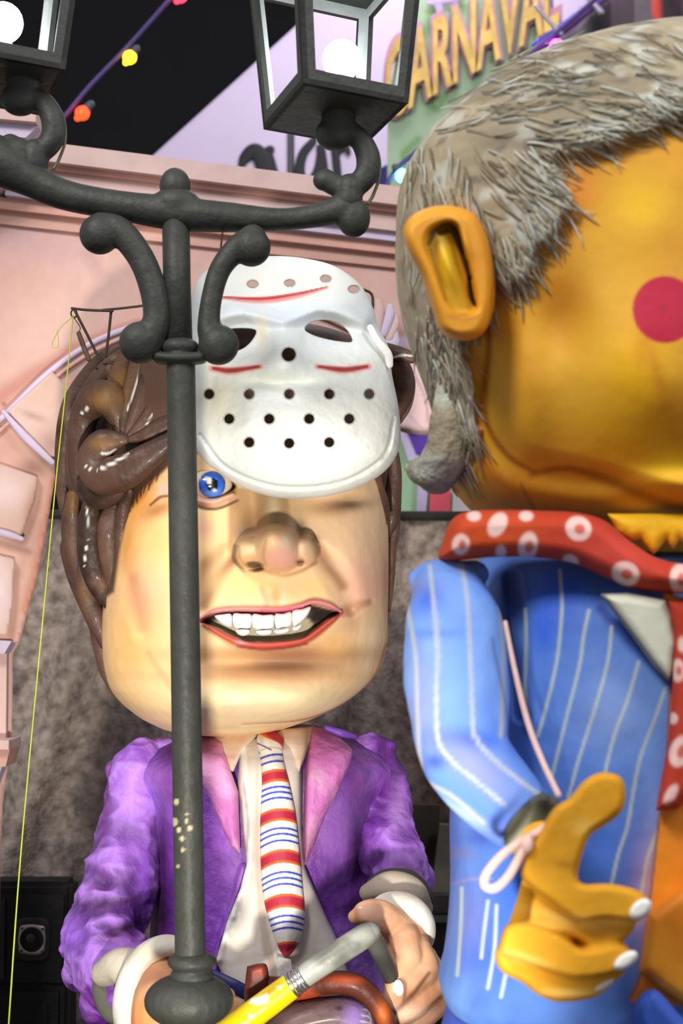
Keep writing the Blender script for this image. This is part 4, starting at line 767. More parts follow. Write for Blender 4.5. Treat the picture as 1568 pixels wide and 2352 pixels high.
mk('sleeve_lining', *ptube([(835, 2046, 10, 3.64), (880, 2010, 12, 3.62), (945, 2012, 12, 3.62), (984, 2062, 11, 3.62), (988, 2120, 7, 3.62)], 8, 12, .7), mat('lining_dark', (70, 66, 60), 0.8), fg)
def skin(V, seed):
    P = Paint(V, (206, 152, 114)).noise(10, .45, .7, (176, 120, 88), .8, seed).noise(7, .5, .75, (236, 190, 150), .8, seed + 3)
    P.blob(330, 2330, 50, 40, (224, 146, 84), .9).blob(375, 2245, 40, 24, (120, 80, 60), .8).blob(850, 2105, 30, 24, (240, 190, 164), .8).blob(818, 2110, 8, 30, (206, 130, 84), .9).blob(905, 2150, 26, 40, (186, 132, 104), .8)
    P.line([(905, 2240, 5), (930, 2260, 7), (925, 2310, 5)], (96, 58, 42), .85, 1).line([(985, 2235, 8), (950, 2280, 9), (905, 2325, 7)], (100, 60, 42), .85, 1).line([(1010, 2290, 7), (965, 2330, 8), (930, 2352, 7)], (100, 60, 42), .85, 1).blob(940, 2330, 50, 24, (248, 206, 178), .8).blob(905, 2255, 16, 24, (242, 186, 140), .8)
    return P.c
V, Fc, N = remesh([ptube([(925, 2095, 44, 3.5), (930, 2150, 52, 3.46), (945, 2200, 50, 3.44)]), ptube([(925, 2140, 36, 3.44), (882, 2108, 36, 3.41), (845, 2096, 30, 3.39), (816, 2106, 17, 3.39)]),
    ptube([(930, 2160, 36, 3.40), (938, 2205, 30, 3.36), (914, 2248, 27, 3.33), (904, 2285, 24, 3.31), (903, 2304, 19, 3.31)]), ptube([(960, 2180, 32, 3.41), (978, 2228, 29, 3.37), (944, 2262, 26, 3.33), (905, 2300, 24, 3.31), (890, 2318, 18, 3.33)]),
    ptube([(970, 2200, 34, 3.44), (1002, 2256, 28, 3.39), (966, 2300, 27, 3.34), (925, 2330, 25, 3.32), (895, 2345, 20, 3.34)]), ptube([(985, 2230, 30, 3.46), (1010, 2296, 24, 3.41), (982, 2332, 24, 3.36), (945, 2362, 22, 3.34)])], 0.0042, 3)
V = V + N*(.004*(fbm(V, 30, 2) - .5))[:, None]
hand = mk('hand', V, Fc, M['paint'], fg, colors=skin(V, 3))
V, Fc = ellipsoid(914, 2272, surf(V, 912, 2272, 5) + .004, 13, 21, 8); mk('fingernail', V, Fc, M['nail'], hand)
V, Fc = ellipsoid(836, 2086, 3.375, 14, 6, 8); mk('fingernail', V, Fc, M['nail'], hand)
V, Fc, N = remesh([ptube([(372, 2215, 34, 3.46), (372, 2262, 54, 3.42), (368, 2330, 66, 3.38), (372, 2400, 62, 3.36)]), ptube([(420, 2290, 32, 3.38), (500, 2310, 30, 3.34), (560, 2330, 26, 3.34), (590, 2360, 22, 3.36)]), ptube([(410, 2340, 32, 3.36), (490, 2370, 30, 3.32), (550, 2390, 24, 3.34)]),
    ptube([(400, 2380, 30, 3.36), (480, 2415, 28, 3.32), (530, 2430, 24, 3.34)]), ptube([(390, 2410, 28, 3.37), (450, 2450, 26, 3.34), (500, 2465, 20, 3.36)]), ptube([(400, 2270, 30, 3.4), (450, 2262, 28, 3.37), (520, 2290, 22, 3.37)])], 0.006, 3)
mk('hand', V, Fc, M['paint'], fg, colors=skin(V, 9))

# ================================================================ white face mask pushed up on the forehead (plain goalkeeper type)
mo = [(452, 642), (500, 607), (560, 592), (625, 588), (690, 592), (765, 610), (825, 652), (856, 706), (868, 750), (893, 800), (900, 860), (914, 930), (920, 1000), (912, 1042), (884, 1082), (834, 1114), (770, 1136), (700, 1145), (630, 1142), (562, 1122), (505, 1088), (462, 1052), (440, 1000), (432, 900), (430, 800), (436, 710)]
def rimY(px, py): return 3.72 - .30*(np.asarray(py) - 590)/555 + 0*np.asarray(px)
def ellp(cx, cy, rx, ry, rot=0, n=36): return np.array(circ(cx, cy, rx, ry, n, R(rot)))
eyeR = smooth_path([(700, 756), (712, 742), (742, 735), (775, 742), (798, 760), (808, 784), (782, 784), (748, 778), (716, 768)], 5, True)
eyeL = smooth_path([(494, 770), (520, 758), (550, 754), (586, 758), (582, 776), (564, 796), (540, 806), (512, 800)], 5, True)
vents = [ellp(663, 814, 15, 15)]
for a, b in [(500, 634), (580, 652), (665, 650), (748, 640), (812, 664)]: vents.append(ellp(a, b, 11, 7))
for a, b in [(480, 905), (572, 905), (664, 905), (756, 905), (848, 905), (526, 962), (618, 962), (710, 962), (802, 962), (572, 1016), (664, 1018), (756, 1016)]: vents.append(ellp(a, b, 10.5, 10.5))
holes = [eyeL, eyeR] + vents
def mask_h(px, py, sd):
    p = (px, py); h = 0.20*np.sqrt(np.clip(1 - (1 - np.clip(sd/230, 0, 1))**2, 0, 1))
    h = h + .05*blob(p, 650, 800, 45, 70) + .03*blob(p, 655, 840, 60, 26) - .045*blob(p, 752, 762, 66, 34) - .045*blob(p, 548, 780, 60, 34) + .028*stroke(p, [(480, 735, 26), (560, 716, 30), (650, 735, 24), (745, 706, 30), (835, 740, 26)], 1)
    h = h - .012*stroke(p, [(460, 1000, 8), (520, 1075, 8), (640, 1118, 8), (780, 1108, 8), (880, 1050, 8), (905, 960, 6)], 1) + .02*blob(p, 660, 960, 150, 60) - .02*blob(p, 655, 880, 80, 14)
    return h + .006*(fbm(np.stack([px, py, 0*px], -1)/100, 4, 3) - .5)
V, Fc = pillow(mo, rimY, 0, 5, 2.6, -1, 0.006, hf=mask_h, holes=holes)
P = Paint(V, (226, 230, 224)); P.noise(4, .4, .7, (218, 226, 226), .7, 3).blob(660, 640, 200, 40, (232, 228, 214), .8).blob(640, 725, 190, 30, (206, 220, 230), .7).blob(752, 765, 80, 50, (204, 214, 220), .5).blob(690, 1050, 220, 70, (240, 243, 240), .9)  # light on the mask's lower half painted as a paler patch
P.blob(500, 920, 60, 80, (214, 208, 178), .7).blob(600, 870, 50, 24, (190, 196, 180), .6).blob(760, 860, 120, 40, (210, 220, 216), .6).blob(600, 760, 14, 40, (236, 222, 190), .7)
P.line([(470, 1015, 4), (530, 1075, 5), (640, 1115, 5), (780, 1106, 5), (880, 1050, 5)], (196, 206, 206), .7, 1)
for h in holes[2:]:
    c = h.mean(0); P.mix(disc(P.p, c[0], c[1], np.ptp(h[:, 0])/2 + 3, np.ptp(h[:, 1])/2 + 3, 1.5), (40, 40, 36), .75)
for e in (eyeL, eyeR): P.mix(polym(P.p, e, 3), (36, 34, 30), .9)
for s_, c_, a_ in [([(508, 684, 5), (600, 690, 11), (680, 680, 9), (752, 660, 4)], (214, 90, 84), .7), ([(508, 682, 2.5), (600, 686, 6), (680, 675, 5), (750, 659, 2)], (190, 36, 34), .95),
                   ([(486, 846, 11), (530, 852, 14), (598, 842, 9)], (222, 110, 100), .7), ([(490, 846, 6), (530, 851, 9), (594, 842, 5)], (150, 26, 24), .95), ([(728, 842, 9), (790, 850, 14), (846, 842, 11)], (222, 110, 100), .7), ([(732, 842, 5), (790, 849, 9), (842, 842, 6)], (150, 26, 24), .95)]:
    P.line(s_, c_, a_, .7)
mask = mk('face_mask', V, Fc, M['maskm'], colors=P.c, loc=tuple(at(670, 1145, 3.45))); tag(mask, "white goalkeeper's face mask pushed up on the grinning figure's forehead", 'mask')
yk = surf(V, 872, 800, 12)
mk('strap_clip', *ptube([(850, 752, 8, yk + .01), (866, 782, 9, yk - .005), (890, 812, 10, yk + .005), (895, 838, 8, yk + .02)], 6, 12, .6), M['white'], mask)

# ================================================================ the tool held in the figure's hands
tl = thing('power_tool', tuple(at(700, 2352, 3.3)), 'yellow-handled tool with grey pipe held by the grinning figure', 'tool')
V, Fc = ptube([(672, 2262, 29, 3.20), (610, 2308, 31, 3.19), (540, 2360, 32, 3.18), (480, 2405, 32, 3.17)], 40, 40, 1, False)
P = Paint(V, (242, 216, 10)).noise(9, .5, .7, (226, 190, 10), .8, 3).blob(620, 2278, 50, 12, (160, 110, 10), .8, -36).noise(46, .74, .78, (240, 236, 200), .95, 8, 2).noise(30, .68, .74, (240, 238, 220), .9, 18, 2); mk('handle', V, Fc, mat_paint('handle_yellow', .35, .1, 40, .03), tl, colors=P.c)
m_chr = mat('ferrule_steel', (190, 190, 192), 0.25, 0.9)
for k in range(4): mk('ferrule_ring', *ptube([(668 + 8*k, 2264 - 5.5*k, 30 - k, 3.195), (673 + 8*k, 2260.5 - 5.5*k, 30 - k, 3.195)], 3, 24, 1, False), m_chr, tl)
V, Fc = ptube([(690, 2248, 25, 3.2), (760, 2200, 27, 3.21), (830, 2154, 27, 3.23), (850, 2142, 24, 3.24)], 20, 30)
P = Paint(V, (116, 118, 110)).noise(7, .4, .65, (74, 74, 66), .9, 3).noise(10, .52, .72, (176, 180, 172), .8, 9); mk('pipe', V, Fc, mat_paint('pipe_grey', .4, .1, 40, .04), tl, colors=P.c)
V, Fc = ptube([(850, 2146, 24, 3.25), (868, 2180, 20, 3.27), (890, 2225, 19, 3.30), (905, 2262, 18, 3.33)], 12, 24)
P = Paint(V, (92, 94, 88)).noise(9, .4, .65, (60, 60, 56), .9, 3); mk('pipe_elbow', V, Fc, mat_paint('pipe_dark', .45, .1, 40, .04), tl, colors=P.c)
V, Fc = pillow([(566, 2228), (574, 2218), (600, 2212), (613, 2218), (618, 2250), (618, 2300), (564, 2310)], 3.30, .03, 16, 3, 1.0)
P = Paint(V, (92, 40, 26)).blob(594, 2230, 14, 14, (166, 62, 36), .9).blob(600, 2280, 20, 30, (58, 24, 18), .8); mk('knob', V, Fc, M['gloss'], tl, colors=P.c)
V, Fc = ptube([(612, 2262, 20, 3.30), (680, 2272, 26, 3.28), (750, 2258, 26, 3.26), (812, 2262, 26, 3.25), (858, 2296, 24, 3.25), (884, 2340, 22, 3.25), (900, 2390, 20, 3.26)], 14, 26)
P = Paint(V, (84, 38, 24)).noise(8, .42, .65, (160, 66, 32), .95, 3).blob(880, 2330, 16, 30, (216, 110, 40), .8).blob(790, 2250, 40, 10, (196, 84, 44), .8); mk('guard_bar', V, Fc, M['gloss'], tl, colors=P.c)
V, Fc = pillow([(560, 2380), (640, 2318), (712, 2294), (780, 2286), (836, 2304), (868, 2352), (880, 2440), (560, 2440)], 3.27, .07, 60, 3, .6)
P = Paint(V, (84, 62, 64)).noise(6, .4, .65, (118, 94, 98), .9, 3).line([(690, 2300, 6), (780, 2290, 6), (830, 2304, 7), (862, 2340, 6)], (36, 26, 22), .95, .6).blob(820, 2340, 30, 40, (150, 120, 190), .9).disc(778, 2316, 9, 6, (60, 44, 30), .95)
for k in range(3): P.line([(835 - 4*k, 2318 + 14*k, 2.5), (846 + 2*k, 2322 + 14*k, 3), (850 + 2*k, 2332 + 14*k, 2.5)], (196, 196, 190), .9)
mk('housing', V, Fc, M['gloss'], tl, colors=P.c)
mk('trigger', *ptube([(470, 2352, 9, 3.22), (505, 2344, 9, 3.22), (530, 2336, 7, 3.22)], 6, 12), mat('trigger_blue', (36, 44, 190), 0.4), tl)

# fishing line from the wire frame down
fl = mk('fishing_line', *ptube([(168, 724, 1.6, 3.85), (150, 905, 1.6, 3.7), (130, 1090, 1.6, 3.6), (100, 1405, 1.6, 3.5), (48, 1960, 1.7, 3.35), (20, 2352, 1.8, 3.2), (0, 2640, 1.8, 3.1)], 10, 6), M['line'], loc=tuple(at(20, 2352, 3.2)))
tag(fl, 'thin yellow-green line running down from the wire frame', 'line')
mk('loose_end', *ptube([(166, 728, 1, 3.85), (140, 752, 1, 3.84), (122, 782, 1, 3.84), (122, 798, 1, 3.84), (134, 794, 1, 3.84), (132, 758, 1, 3.84)], 8, 6), M['line'], fl)

# ================================================================ grey-haired figure in the blue pinstriped coat (nearer, cut by the frame)
YR = 2.72
gf = thing('carnival_figure', tuple(np.array(at(1420, 2352, YR)) * np.array([1, 1, 0]) + np.array([0, 0, DECK])), 'giant grey-haired orange-faced figure in blue pinstriped coat and polka-dot scarf', 'figure')
rows = [(92, 1490, 1660, .05, .05, 2.2, 0), (118, 1410, 1760, .13, .13, 2.2, 0), (162, 1275, 1850, .22, .22, 2.2, 0), (228, 1115, 1930, .31, .31, 2.2, 0), (315, 1002, 1985, .37, .37, 2.3, 0), (400, 938, 2005, .40, .40, 2.4, 0), (540, 916, 2010, .42, .42, 2.4, 0), (660, 920, 2020, .42, .42, 2.4, 0), (780, 948, 2020, .41, .41, 2.4, 0),
        (880, 984, 2010, .40, .40, 2.4, 0), (970, 1010, 2000, .39, .39, 2.4, 0), (1060, 1030, 1980, .36, .36, 2.4, 0), (1130, 1052, 1940, .32, .32, 2.3, 0), (1180, 1100, 1900, .28, .28, 2.3, 0), (1230, 1190, 1840, .24, .24, 2.2, 0), (1280, 1240, 1760, .2, .2, 2.2, 0)]
V, Fc, Wt = loft(rows, 360, 480, YR); p = proj(V)
hairpoly = smooth_path([(1640, 230), (1568, 268), (1500, 300), (1420, 330), (1350, 352), (1295, 358), (1266, 380), (1282, 420), (1312, 452), (1292, 505), (1252, 560), (1222, 602), (1200, 645), (1165, 662), (1142, 640), (1120, 700), (1062, 800), (1086, 870), (1090, 960), (1098, 1010), (1082, 1062), (1060, 1112), (1000, 1160), (800, 1160), (800, 300), (900, 100), (1300, -60), (1700, -60)], 5, True)
hm = sstep(.5 - sdist(p[0] + 10*(vnoise(V, 60, 3) - .5)*2, p[1] + 10*(vnoise(V, 60, 9) - .5)*2, hairpoly)[0]/16)
D = .028*hm + .018*hm*(fbm(V*np.array([1, 1, 1.0]), 14, 5) - .5)
D += .05*blob(p, 1480, 860, 180, 200) + .03*blob(p, 1200, 900, 60, 160) - .02*stroke(p, [(1105, 830, 40), (1120, 960, 50), (1180, 1060, 56), (1290, 1090, 56), (1420, 1120, 50), (1600, 1190, 50)], 1) + .05*blob(p, 1560, 1130, 160, 40) - .02*blob(p, 1290, 740, 60, 90)
D += .008*(fbm(V, 6, 8) - .5)
V[:, 1] -= D*Wt; V[:, 0] -= .006*hm*(1 - Wt)
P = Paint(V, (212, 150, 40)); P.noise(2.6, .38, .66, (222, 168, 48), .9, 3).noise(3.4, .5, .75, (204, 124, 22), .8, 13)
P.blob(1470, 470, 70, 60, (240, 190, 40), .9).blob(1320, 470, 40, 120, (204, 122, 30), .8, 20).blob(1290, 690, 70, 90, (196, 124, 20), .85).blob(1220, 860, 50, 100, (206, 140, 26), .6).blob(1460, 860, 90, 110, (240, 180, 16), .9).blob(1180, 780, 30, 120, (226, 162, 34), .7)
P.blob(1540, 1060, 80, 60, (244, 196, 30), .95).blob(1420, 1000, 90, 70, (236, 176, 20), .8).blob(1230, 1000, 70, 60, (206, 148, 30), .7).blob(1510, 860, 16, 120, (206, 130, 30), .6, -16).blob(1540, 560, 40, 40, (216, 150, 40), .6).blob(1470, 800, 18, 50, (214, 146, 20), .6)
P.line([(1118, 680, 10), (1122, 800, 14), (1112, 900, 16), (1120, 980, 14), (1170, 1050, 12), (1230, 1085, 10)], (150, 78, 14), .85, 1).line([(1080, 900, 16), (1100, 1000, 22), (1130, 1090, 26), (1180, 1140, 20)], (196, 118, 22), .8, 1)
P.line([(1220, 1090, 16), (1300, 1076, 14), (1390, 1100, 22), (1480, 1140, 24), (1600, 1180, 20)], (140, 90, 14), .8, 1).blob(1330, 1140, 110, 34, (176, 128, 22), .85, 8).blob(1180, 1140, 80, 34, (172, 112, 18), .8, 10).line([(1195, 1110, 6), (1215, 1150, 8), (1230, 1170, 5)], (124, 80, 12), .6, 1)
P.disc(1527, 711, 75, 77, (184, 30, 58), 1, 3).disc(1522, 708, 10, 9, (160, 22, 46), .6, 8)
hc = Paint(V, (168, 156, 130)); hc.noise(9, .4, .66, (134, 122, 98), .9, 4, 4, (1, 1, 1.6)).noise(16, .48, .7, (196, 200, 190), .8, 14, 4, (1, 1, 1.8)).noise(22, .56, .76, (96, 92, 80), .8, 24, 3, (1, 1, 1.8))
hc.mix(np.clip((1090 - p[0])/200, 0, 1)*np.clip((900 - p[1])/500, 0, 1), (178, 162, 128), .6).line([(1290, 420, 40), (1220, 440, 60), (1200, 560, 50), (1170, 620, 30)], (190, 196, 190), .7, 1).line([(1330, 330, 40), (1420, 290, 50), (1568, 230, 60)], (188, 194, 190), .7, 1).blob(1150, 320, 60, 30, (104, 94, 78), .7).blob(1020, 1090, 50, 40, (132, 128, 112), .7)
P.c = P.c*(1 - hm[:, None]) + hc.c*hm[:, None]
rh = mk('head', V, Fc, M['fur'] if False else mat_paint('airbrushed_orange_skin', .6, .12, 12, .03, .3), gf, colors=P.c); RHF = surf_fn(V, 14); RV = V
# nose and brow on the far side of the face (outside the picture)
V, Fc, N = remesh([ptube([(1960, 560, 60, 2.7), (2040, 700, 80, 2.66), (2110, 790, 90, 2.62), (2060, 850, 70, 2.66)]), ellipsoid(1990, 500, 2.6, 70, 40, 60)], .014, 4); mk('nose', V, Fc, mat('nose_orange', (226, 150, 30), .6), rh)
# nape curl
V, Fc, N = remesh([ptube([(1050, 880, 50, 2.60), (1040, 960, 56, 2.58), (1030, 1030, 56, 2.58), (1000, 1075, 50, 2.60), (955, 1082, 30, 2.64), (932, 1072, 14, 2.68)]), ptube([(1040, 1060, 40, 2.6), (1010, 1105, 34, 2.62), (985, 1112, 22, 2.64)])], .009, 4)
V = V + N*(.02*(fbm(V, 18, 5) - .5))[:, None]
P = Paint(V, (162, 152, 128)).noise(9, .4, .66, (132, 124, 102), .9, 4).noise(16, .48, .7, (192, 196, 184), .8, 14).noise(22, .56, .76, (92, 90, 80), .8, 24).blob(1010, 1070, 44, 26, (120, 118, 106), .7); mk('nape_curl', V, Fc, M['fur'], rh, colors=P.c)
# hair strands laid over the head
rng = random.Random(4); SV, SF, SC = [], [], []; o = 0
cand = []
while len(cand) < 2600:
    a, b = rng.uniform(925, 1600), rng.uniform(70, 1120); cand.append((a, b))
ca = np.array(cand); ins = sdist(ca[:, 0], ca[:, 1], hairpoly)[0] < -4; ca = ca[ins]; dd = -sdist(ca[:, 0], ca[:, 1], hairpoly)[0]; ca = ca[(dd < 90) | (np.array([rng.random() for _ in dd]) < .35)]
pal = [(178, 176, 158), (150, 140, 116), (136, 127, 106), (190, 194, 184), (172, 160, 134), (116, 110, 94), (164, 158, 138)]
ylook = RHF(ca[:, 0], ca[:, 1])
for (a, b), y0 in zip(ca, ylook):
    if y0 > YR - .06: continue
    cx, cy = 1180, 330
    ang = math.atan2(b - 420, a - 1240)
    base_dir = math.radians(20) if b < 330 else (math.radians(35) if b < 480 and a > 1100 else (math.radians(60) if a > 1130 else math.radians(80)))
    if b < 330: base_dir = math.radians(-8 + 40*max(0, (a - 1180)/400))
    th = base_dir + rng.uniform(-.4, .4); L = rng.uniform(50, 110); bend = rng.uniform(-.6, .6); w = rng.uniform(1.4, 3.0)
    pts = []; x, y = a, b
    for k in range(5): pts.append((x, y)); x += L/4*math.cos(th + bend*k/4); y += L/4*math.sin(th + bend*k/4)
    pa = np.array(pts); yy = np.minimum(RHF(pa[:, 0], pa[:, 1]), 2.8) - .001 - .004*np.sin(np.linspace(0, math.pi, 5))
    if np.ptp(yy) > .12: continue
    Wd = at(pa[:, 0], pa[:, 1], yy); v, f = sweep(Wd, np.array([w, w*1.1, w, w*.7, w*.2])*YR/FPX, 4, .6, False)
    SV.append(v); SF += [tuple(i + o for i in q) for q in f]; o += len(v); SC.append(np.tile(lin(pal[rng.randrange(7)])*rng.uniform(.85, 1.1), (len(v), 1)))
st = mk('hair_strands', np.vstack(SV), SF, mat_paint('grey_strands', .75, 0, 30, .08, .2), rh, colors=np.vstack(SC)); st['kind'] = 'stuff'; st['label'] = 'short brushed grey hair'
# ear
ear_o = [(940, 500), (985, 476), (1040, 473), (1090, 492), (1120, 540), (1135, 600), (1138, 680), (1125, 740), (1098, 775), (1050, 782), (1012, 762), (992, 710), (968, 640), (938, 580), (926, 535)]
YE = min(surf(RV, 1060, 620, 12), surf(RV, 1000, 620, 12)) + .01
def ear_h(px, py, sd):
    p = (px, py); h = .05*np.sqrt(np.clip(1 - (1 - np.clip(sd/26, 0, 1))**2, 0, 1))
    inner = polym(p, [(985, 530), (1020, 512), (1050, 520), (1068, 570), (1085, 640), (1095, 690), (1090, 715), (1050, 720), (1025, 690), (1000, 620), (978, 565)], 9, True)
    h = h - .026*inner + .02*blob(p, 1030, 610, 14, 60, -18) + .012*blob(p, 1065, 560, 10, 40, -18) - .03*stroke(p, [(1010, 535, 8), (1040, 530, 10), (1062, 580, 9), (1080, 640, 8)], 1) - .03*stroke(p, [(1078, 640, 7), (1082, 680, 8), (1090, 700, 6)], 1)
    return h
V, Fc = pillow(ear_o, lambda a, b: YE - .06*(1 - (np.asarray(a) - 930)/210), .03, 16, 2.6, .8, .02, hf=ear_h)
P = Paint(V, (232, 158, 34)).noise(8, .4, .7, (214, 134, 28), .7, 3)
P.poly([(985, 530), (1020, 512), (1050, 520), (1068, 570), (1085, 640), (1095, 690), (1090, 715), (1050, 720), (1025, 690), (1000, 620), (978, 565)], (200, 150, 24), .9, 6, True).blob(1026, 610, 16, 70, (236, 196, 40), .95, -16).line([(985, 560, 8), (1000, 530, 12), (1030, 514, 10), (1052, 535, 9), (1062, 580, 6)], (70, 40, 14), .9, .9).line([(988, 570, 6), (1005, 630, 6), (1024, 690, 5)], (140, 90, 20), .7, 1).line([(1072, 600, 6), (1078, 650, 7), (1092, 704, 5)], (84, 50, 16), .8, .9).blob(1060, 725, 30, 8, (150, 86, 20), .7).line([(1125, 560, 6), (1133, 640, 8), (1125, 740, 6)], (176, 104, 20), .8, 1)
mk('ear', V, Fc, mat_paint('ear_skin', .5, .08, 16, .03), rh, colors=P.c)
# jagged neck skirt
V, Fc = pillow([(1395, 1180), (1620, 1180), (1640, 1290), (1560, 1240), (1545, 1262), (1530, 1240), (1500, 1275), (1470, 1238), (1450, 1242), (1420, 1225)], lambda a, b: np.full(len(a), 2.44), .02, 30, 4, .5, sm=False)
mk('neck_edge', V, Fc, mat('neck_yellow', (238, 184, 20), .6), rh)
# scarf
def scarf_paint(V):
    P = Paint(V, (178, 58, 38)).noise(5, .42, .7, (188, 72, 58), .8, 3).blob(1120, 1230, 140, 60, (194, 74, 22), .9).blob(1440, 1260, 120, 50, (206, 72, 62), .7)
    for x, y, rx, ry, rot, k in [(1058, 1250, 20, 24, 10, 1), (1142, 1205, 20, 30, 30, 0), (1088, 1185, 16, 12, 0, 0), (1208, 1185, 16, 12, 0, 0), (1212, 1255, 22, 34, 10, 1), (1150, 1268, 12, 16, 0, 0), (1328, 1214, 30, 28, 30, 1), (1310, 1288, 18, 14, 20, 0), (1436, 1318, 32, 28, 20, 1), (1562, 1330, 24, 36, 0, 1), (1556, 1540, 16, 26, 0, 1), (1545, 1650, 11, 13, 0, 0), (1562, 1725, 24, 38, 20, 1), (1540, 1825, 12, 26, 30, 0), (1566, 1480, 10, 18, 0, 0)]:
        P.disc(x, y, rx, ry, (232, 196, 186), .95, 4, rot)
        if k: P.disc(x + 3, y + 1, rx*.42, ry*.42, (200, 84, 66), .9, 4, rot)
    return P.c
V, Fc = pillow([(1012, 1288), (1018, 1240), (1036, 1196), (1070, 1176), (1140, 1171), (1250, 1173), (1330, 1178), (1392, 1198), (1450, 1246), (1520, 1286), (1620, 1300), (1680, 1300), (1680, 1368), (1600, 1366), (1530, 1362), (1450, 1352), (1385, 1324), (1310, 1292), (1220, 1280), (1120, 1280)], lambda a, b: 2.50 - .00022*(np.asarray(a) - 1012), .07, 40, 3, .6)
m_sc = mat_paint('scarf_cloth', .75, .12, 24, .05, .2); mk('scarf', V, Fc, m_sc, gf, colors=scarf_paint(V))
V, Fc = pillow([(1532, 1378), (1640, 1378), (1640, 1780), (1580, 1830), (1556, 1858), (1506, 1862), (1518, 1790), (1536, 1700), (1544, 1560), (1546, 1450)], 2.36, .03, 30, 3, .5, sm=False); mk('scarf_tail', V, Fc, m_sc, gf, colors=scarf_paint(V))
mk('scarf_knot', *ptube([(1535, 1372, 12, 2.38), (1556, 1386, 14, 2.37), (1600, 1392, 16, 2.36)], 6, 12), mat('knot_orange', (226, 130, 30), .7), gf)
# coat body, split between blue coat and orange shirt by its front edge
edge = [(1546, 1520), (1536, 1600), (1530, 1720), (1512, 1870), (1492, 2050), (1478, 2160), (1468, 2240), (1440, 2300)]
trow = [(1262, 1120, 1700, .1, .12, 2.3, 0), (1290, 1098, 1780, .18, .18, 2.4, 0), (1350, 1088, 1850, .26, .24, 2.5, 0), (1500, 1078, 1900, .32, .3, 2.6, 0), (1700, 1050, 1920, .34, .32, 2.6, 0), (1880, 1036, 1930, .34, .32, 2.6, 0), (2060, 1036, 1930, .34, .32, 2.6, 0), (2200, 1022, 1930, .35, .33, 2.6, 0), (2262, 1010, 1930, .35, .33, 2.6, 0), (2292, 1020, 1920, .33, .32, 2.6, 0)]
def stripes(P, lines, w=6.5, col=(176, 190, 186), a=.85):
    for L in lines: P.line([(x, y, w) for x, y in L], col, a, .7)
V, Fc, Wt = loft(trow, 400, 480, YR); pp_ = proj(V); V[:, 1] -= Wt*(.022*(fbm(V, 5, 4) - .5) - .03*stroke(pp_, [(1175, 1330, 30), (1190, 1480, 34), (1200, 1640, 30)], 1) + .02*blob(pp_, 1400, 1640, 110, 200))
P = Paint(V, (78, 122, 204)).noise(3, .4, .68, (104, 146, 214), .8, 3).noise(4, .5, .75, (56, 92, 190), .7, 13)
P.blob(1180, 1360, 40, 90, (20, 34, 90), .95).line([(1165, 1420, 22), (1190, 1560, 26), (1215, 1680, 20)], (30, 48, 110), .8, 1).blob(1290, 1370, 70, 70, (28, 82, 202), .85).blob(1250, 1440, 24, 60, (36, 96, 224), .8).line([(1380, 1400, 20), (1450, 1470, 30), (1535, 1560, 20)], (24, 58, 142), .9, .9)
P.blob(1400, 1640, 90, 90, (126, 152, 204), .8).blob(1500, 1800, 24, 130, (116, 164, 242), .85).blob(1380, 1950, 50, 60, (70, 116, 226), .6).blob(1200, 2050, 90, 90, (40, 84, 200), .7).blob(1080, 2120, 40, 110, (112, 120, 190), .8).blob(1120, 1920, 60, 26, (60, 76, 180), .8)  # shaded lower-left side of the coat painted mauve-grey
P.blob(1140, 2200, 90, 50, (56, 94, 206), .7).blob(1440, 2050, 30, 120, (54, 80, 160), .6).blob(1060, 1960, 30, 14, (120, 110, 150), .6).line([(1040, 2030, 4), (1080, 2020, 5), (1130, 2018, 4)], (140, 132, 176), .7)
stripes(P, [[(1285, 1310), (1290, 1380), (1288, 1430), (1278, 1520), (1255, 1620), (1235, 1690)], [(1352, 1402), (1340, 1460), (1330, 1530), (1300, 1650), (1268, 1780)], [(1404, 1440), (1395, 1520), (1368, 1620), (1330, 1740), (1305, 1830)], [(1466, 1520), (1440, 1610), (1410, 1690), (1385, 1790)], [(1528, 1580), (1500, 1660), (1470, 1740), (1452, 1830), (1440, 1900), (1420, 1960), (1404, 2030)], [(1206, 1400), (1208, 1480), (1205, 1580), (1210, 1640)],
            [(1525, 1870), (1490, 1960), (1478, 2020), (1460, 2120)], [(1060, 2040), (1058, 2120), (1050, 2240)], [(1140, 2080), (1135, 2180), (1120, 2270)], [(1120, 2070), (1110, 2150), (1105, 2200)], [(1200, 2100), (1170, 2200), (1150, 2290)]])
out = [(1546, 1380)] + edge + [(2600, 2400), (2600, 1380)]
P.poly(out, (226, 132, 30), 1, 3).blob(1530, 2080, 60, 160, (236, 148, 24), .8*1).line([(e[0] + 2, e[1], 5) for e in edge], (40, 52, 90), .8, 1)
x, y = P.p; inn = polym(P.p, out, 3); P.c = np.where((inn > .5)[:, None], P.c, P.c)
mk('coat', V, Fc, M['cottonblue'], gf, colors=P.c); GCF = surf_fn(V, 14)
V, Fc = pillow([(1488, 2100), (1640, 1980), (1640, 2330), (1600, 2330), (1540, 2290), (1466, 2232)], 2.36, .03, 30, 5, .5, sm=False)
P = Paint(V, (234, 138, 24)).noise(6, .42, .68, (244, 166, 40), .8, 3).blob(1480, 2250, 30, 30, (190, 90, 16), .8); mk('shirt_front', V, Fc, M['paint'], gf, colors=P.c)
V, Fc = pillow([(1376, 1364), (1440, 1362), (1530, 1376), (1546, 1420), (1558, 1480), (1545, 1540), (1536, 1568), (1500, 1530), (1450, 1460)], 2.37, .03, 26, 3, .5, sm=False)
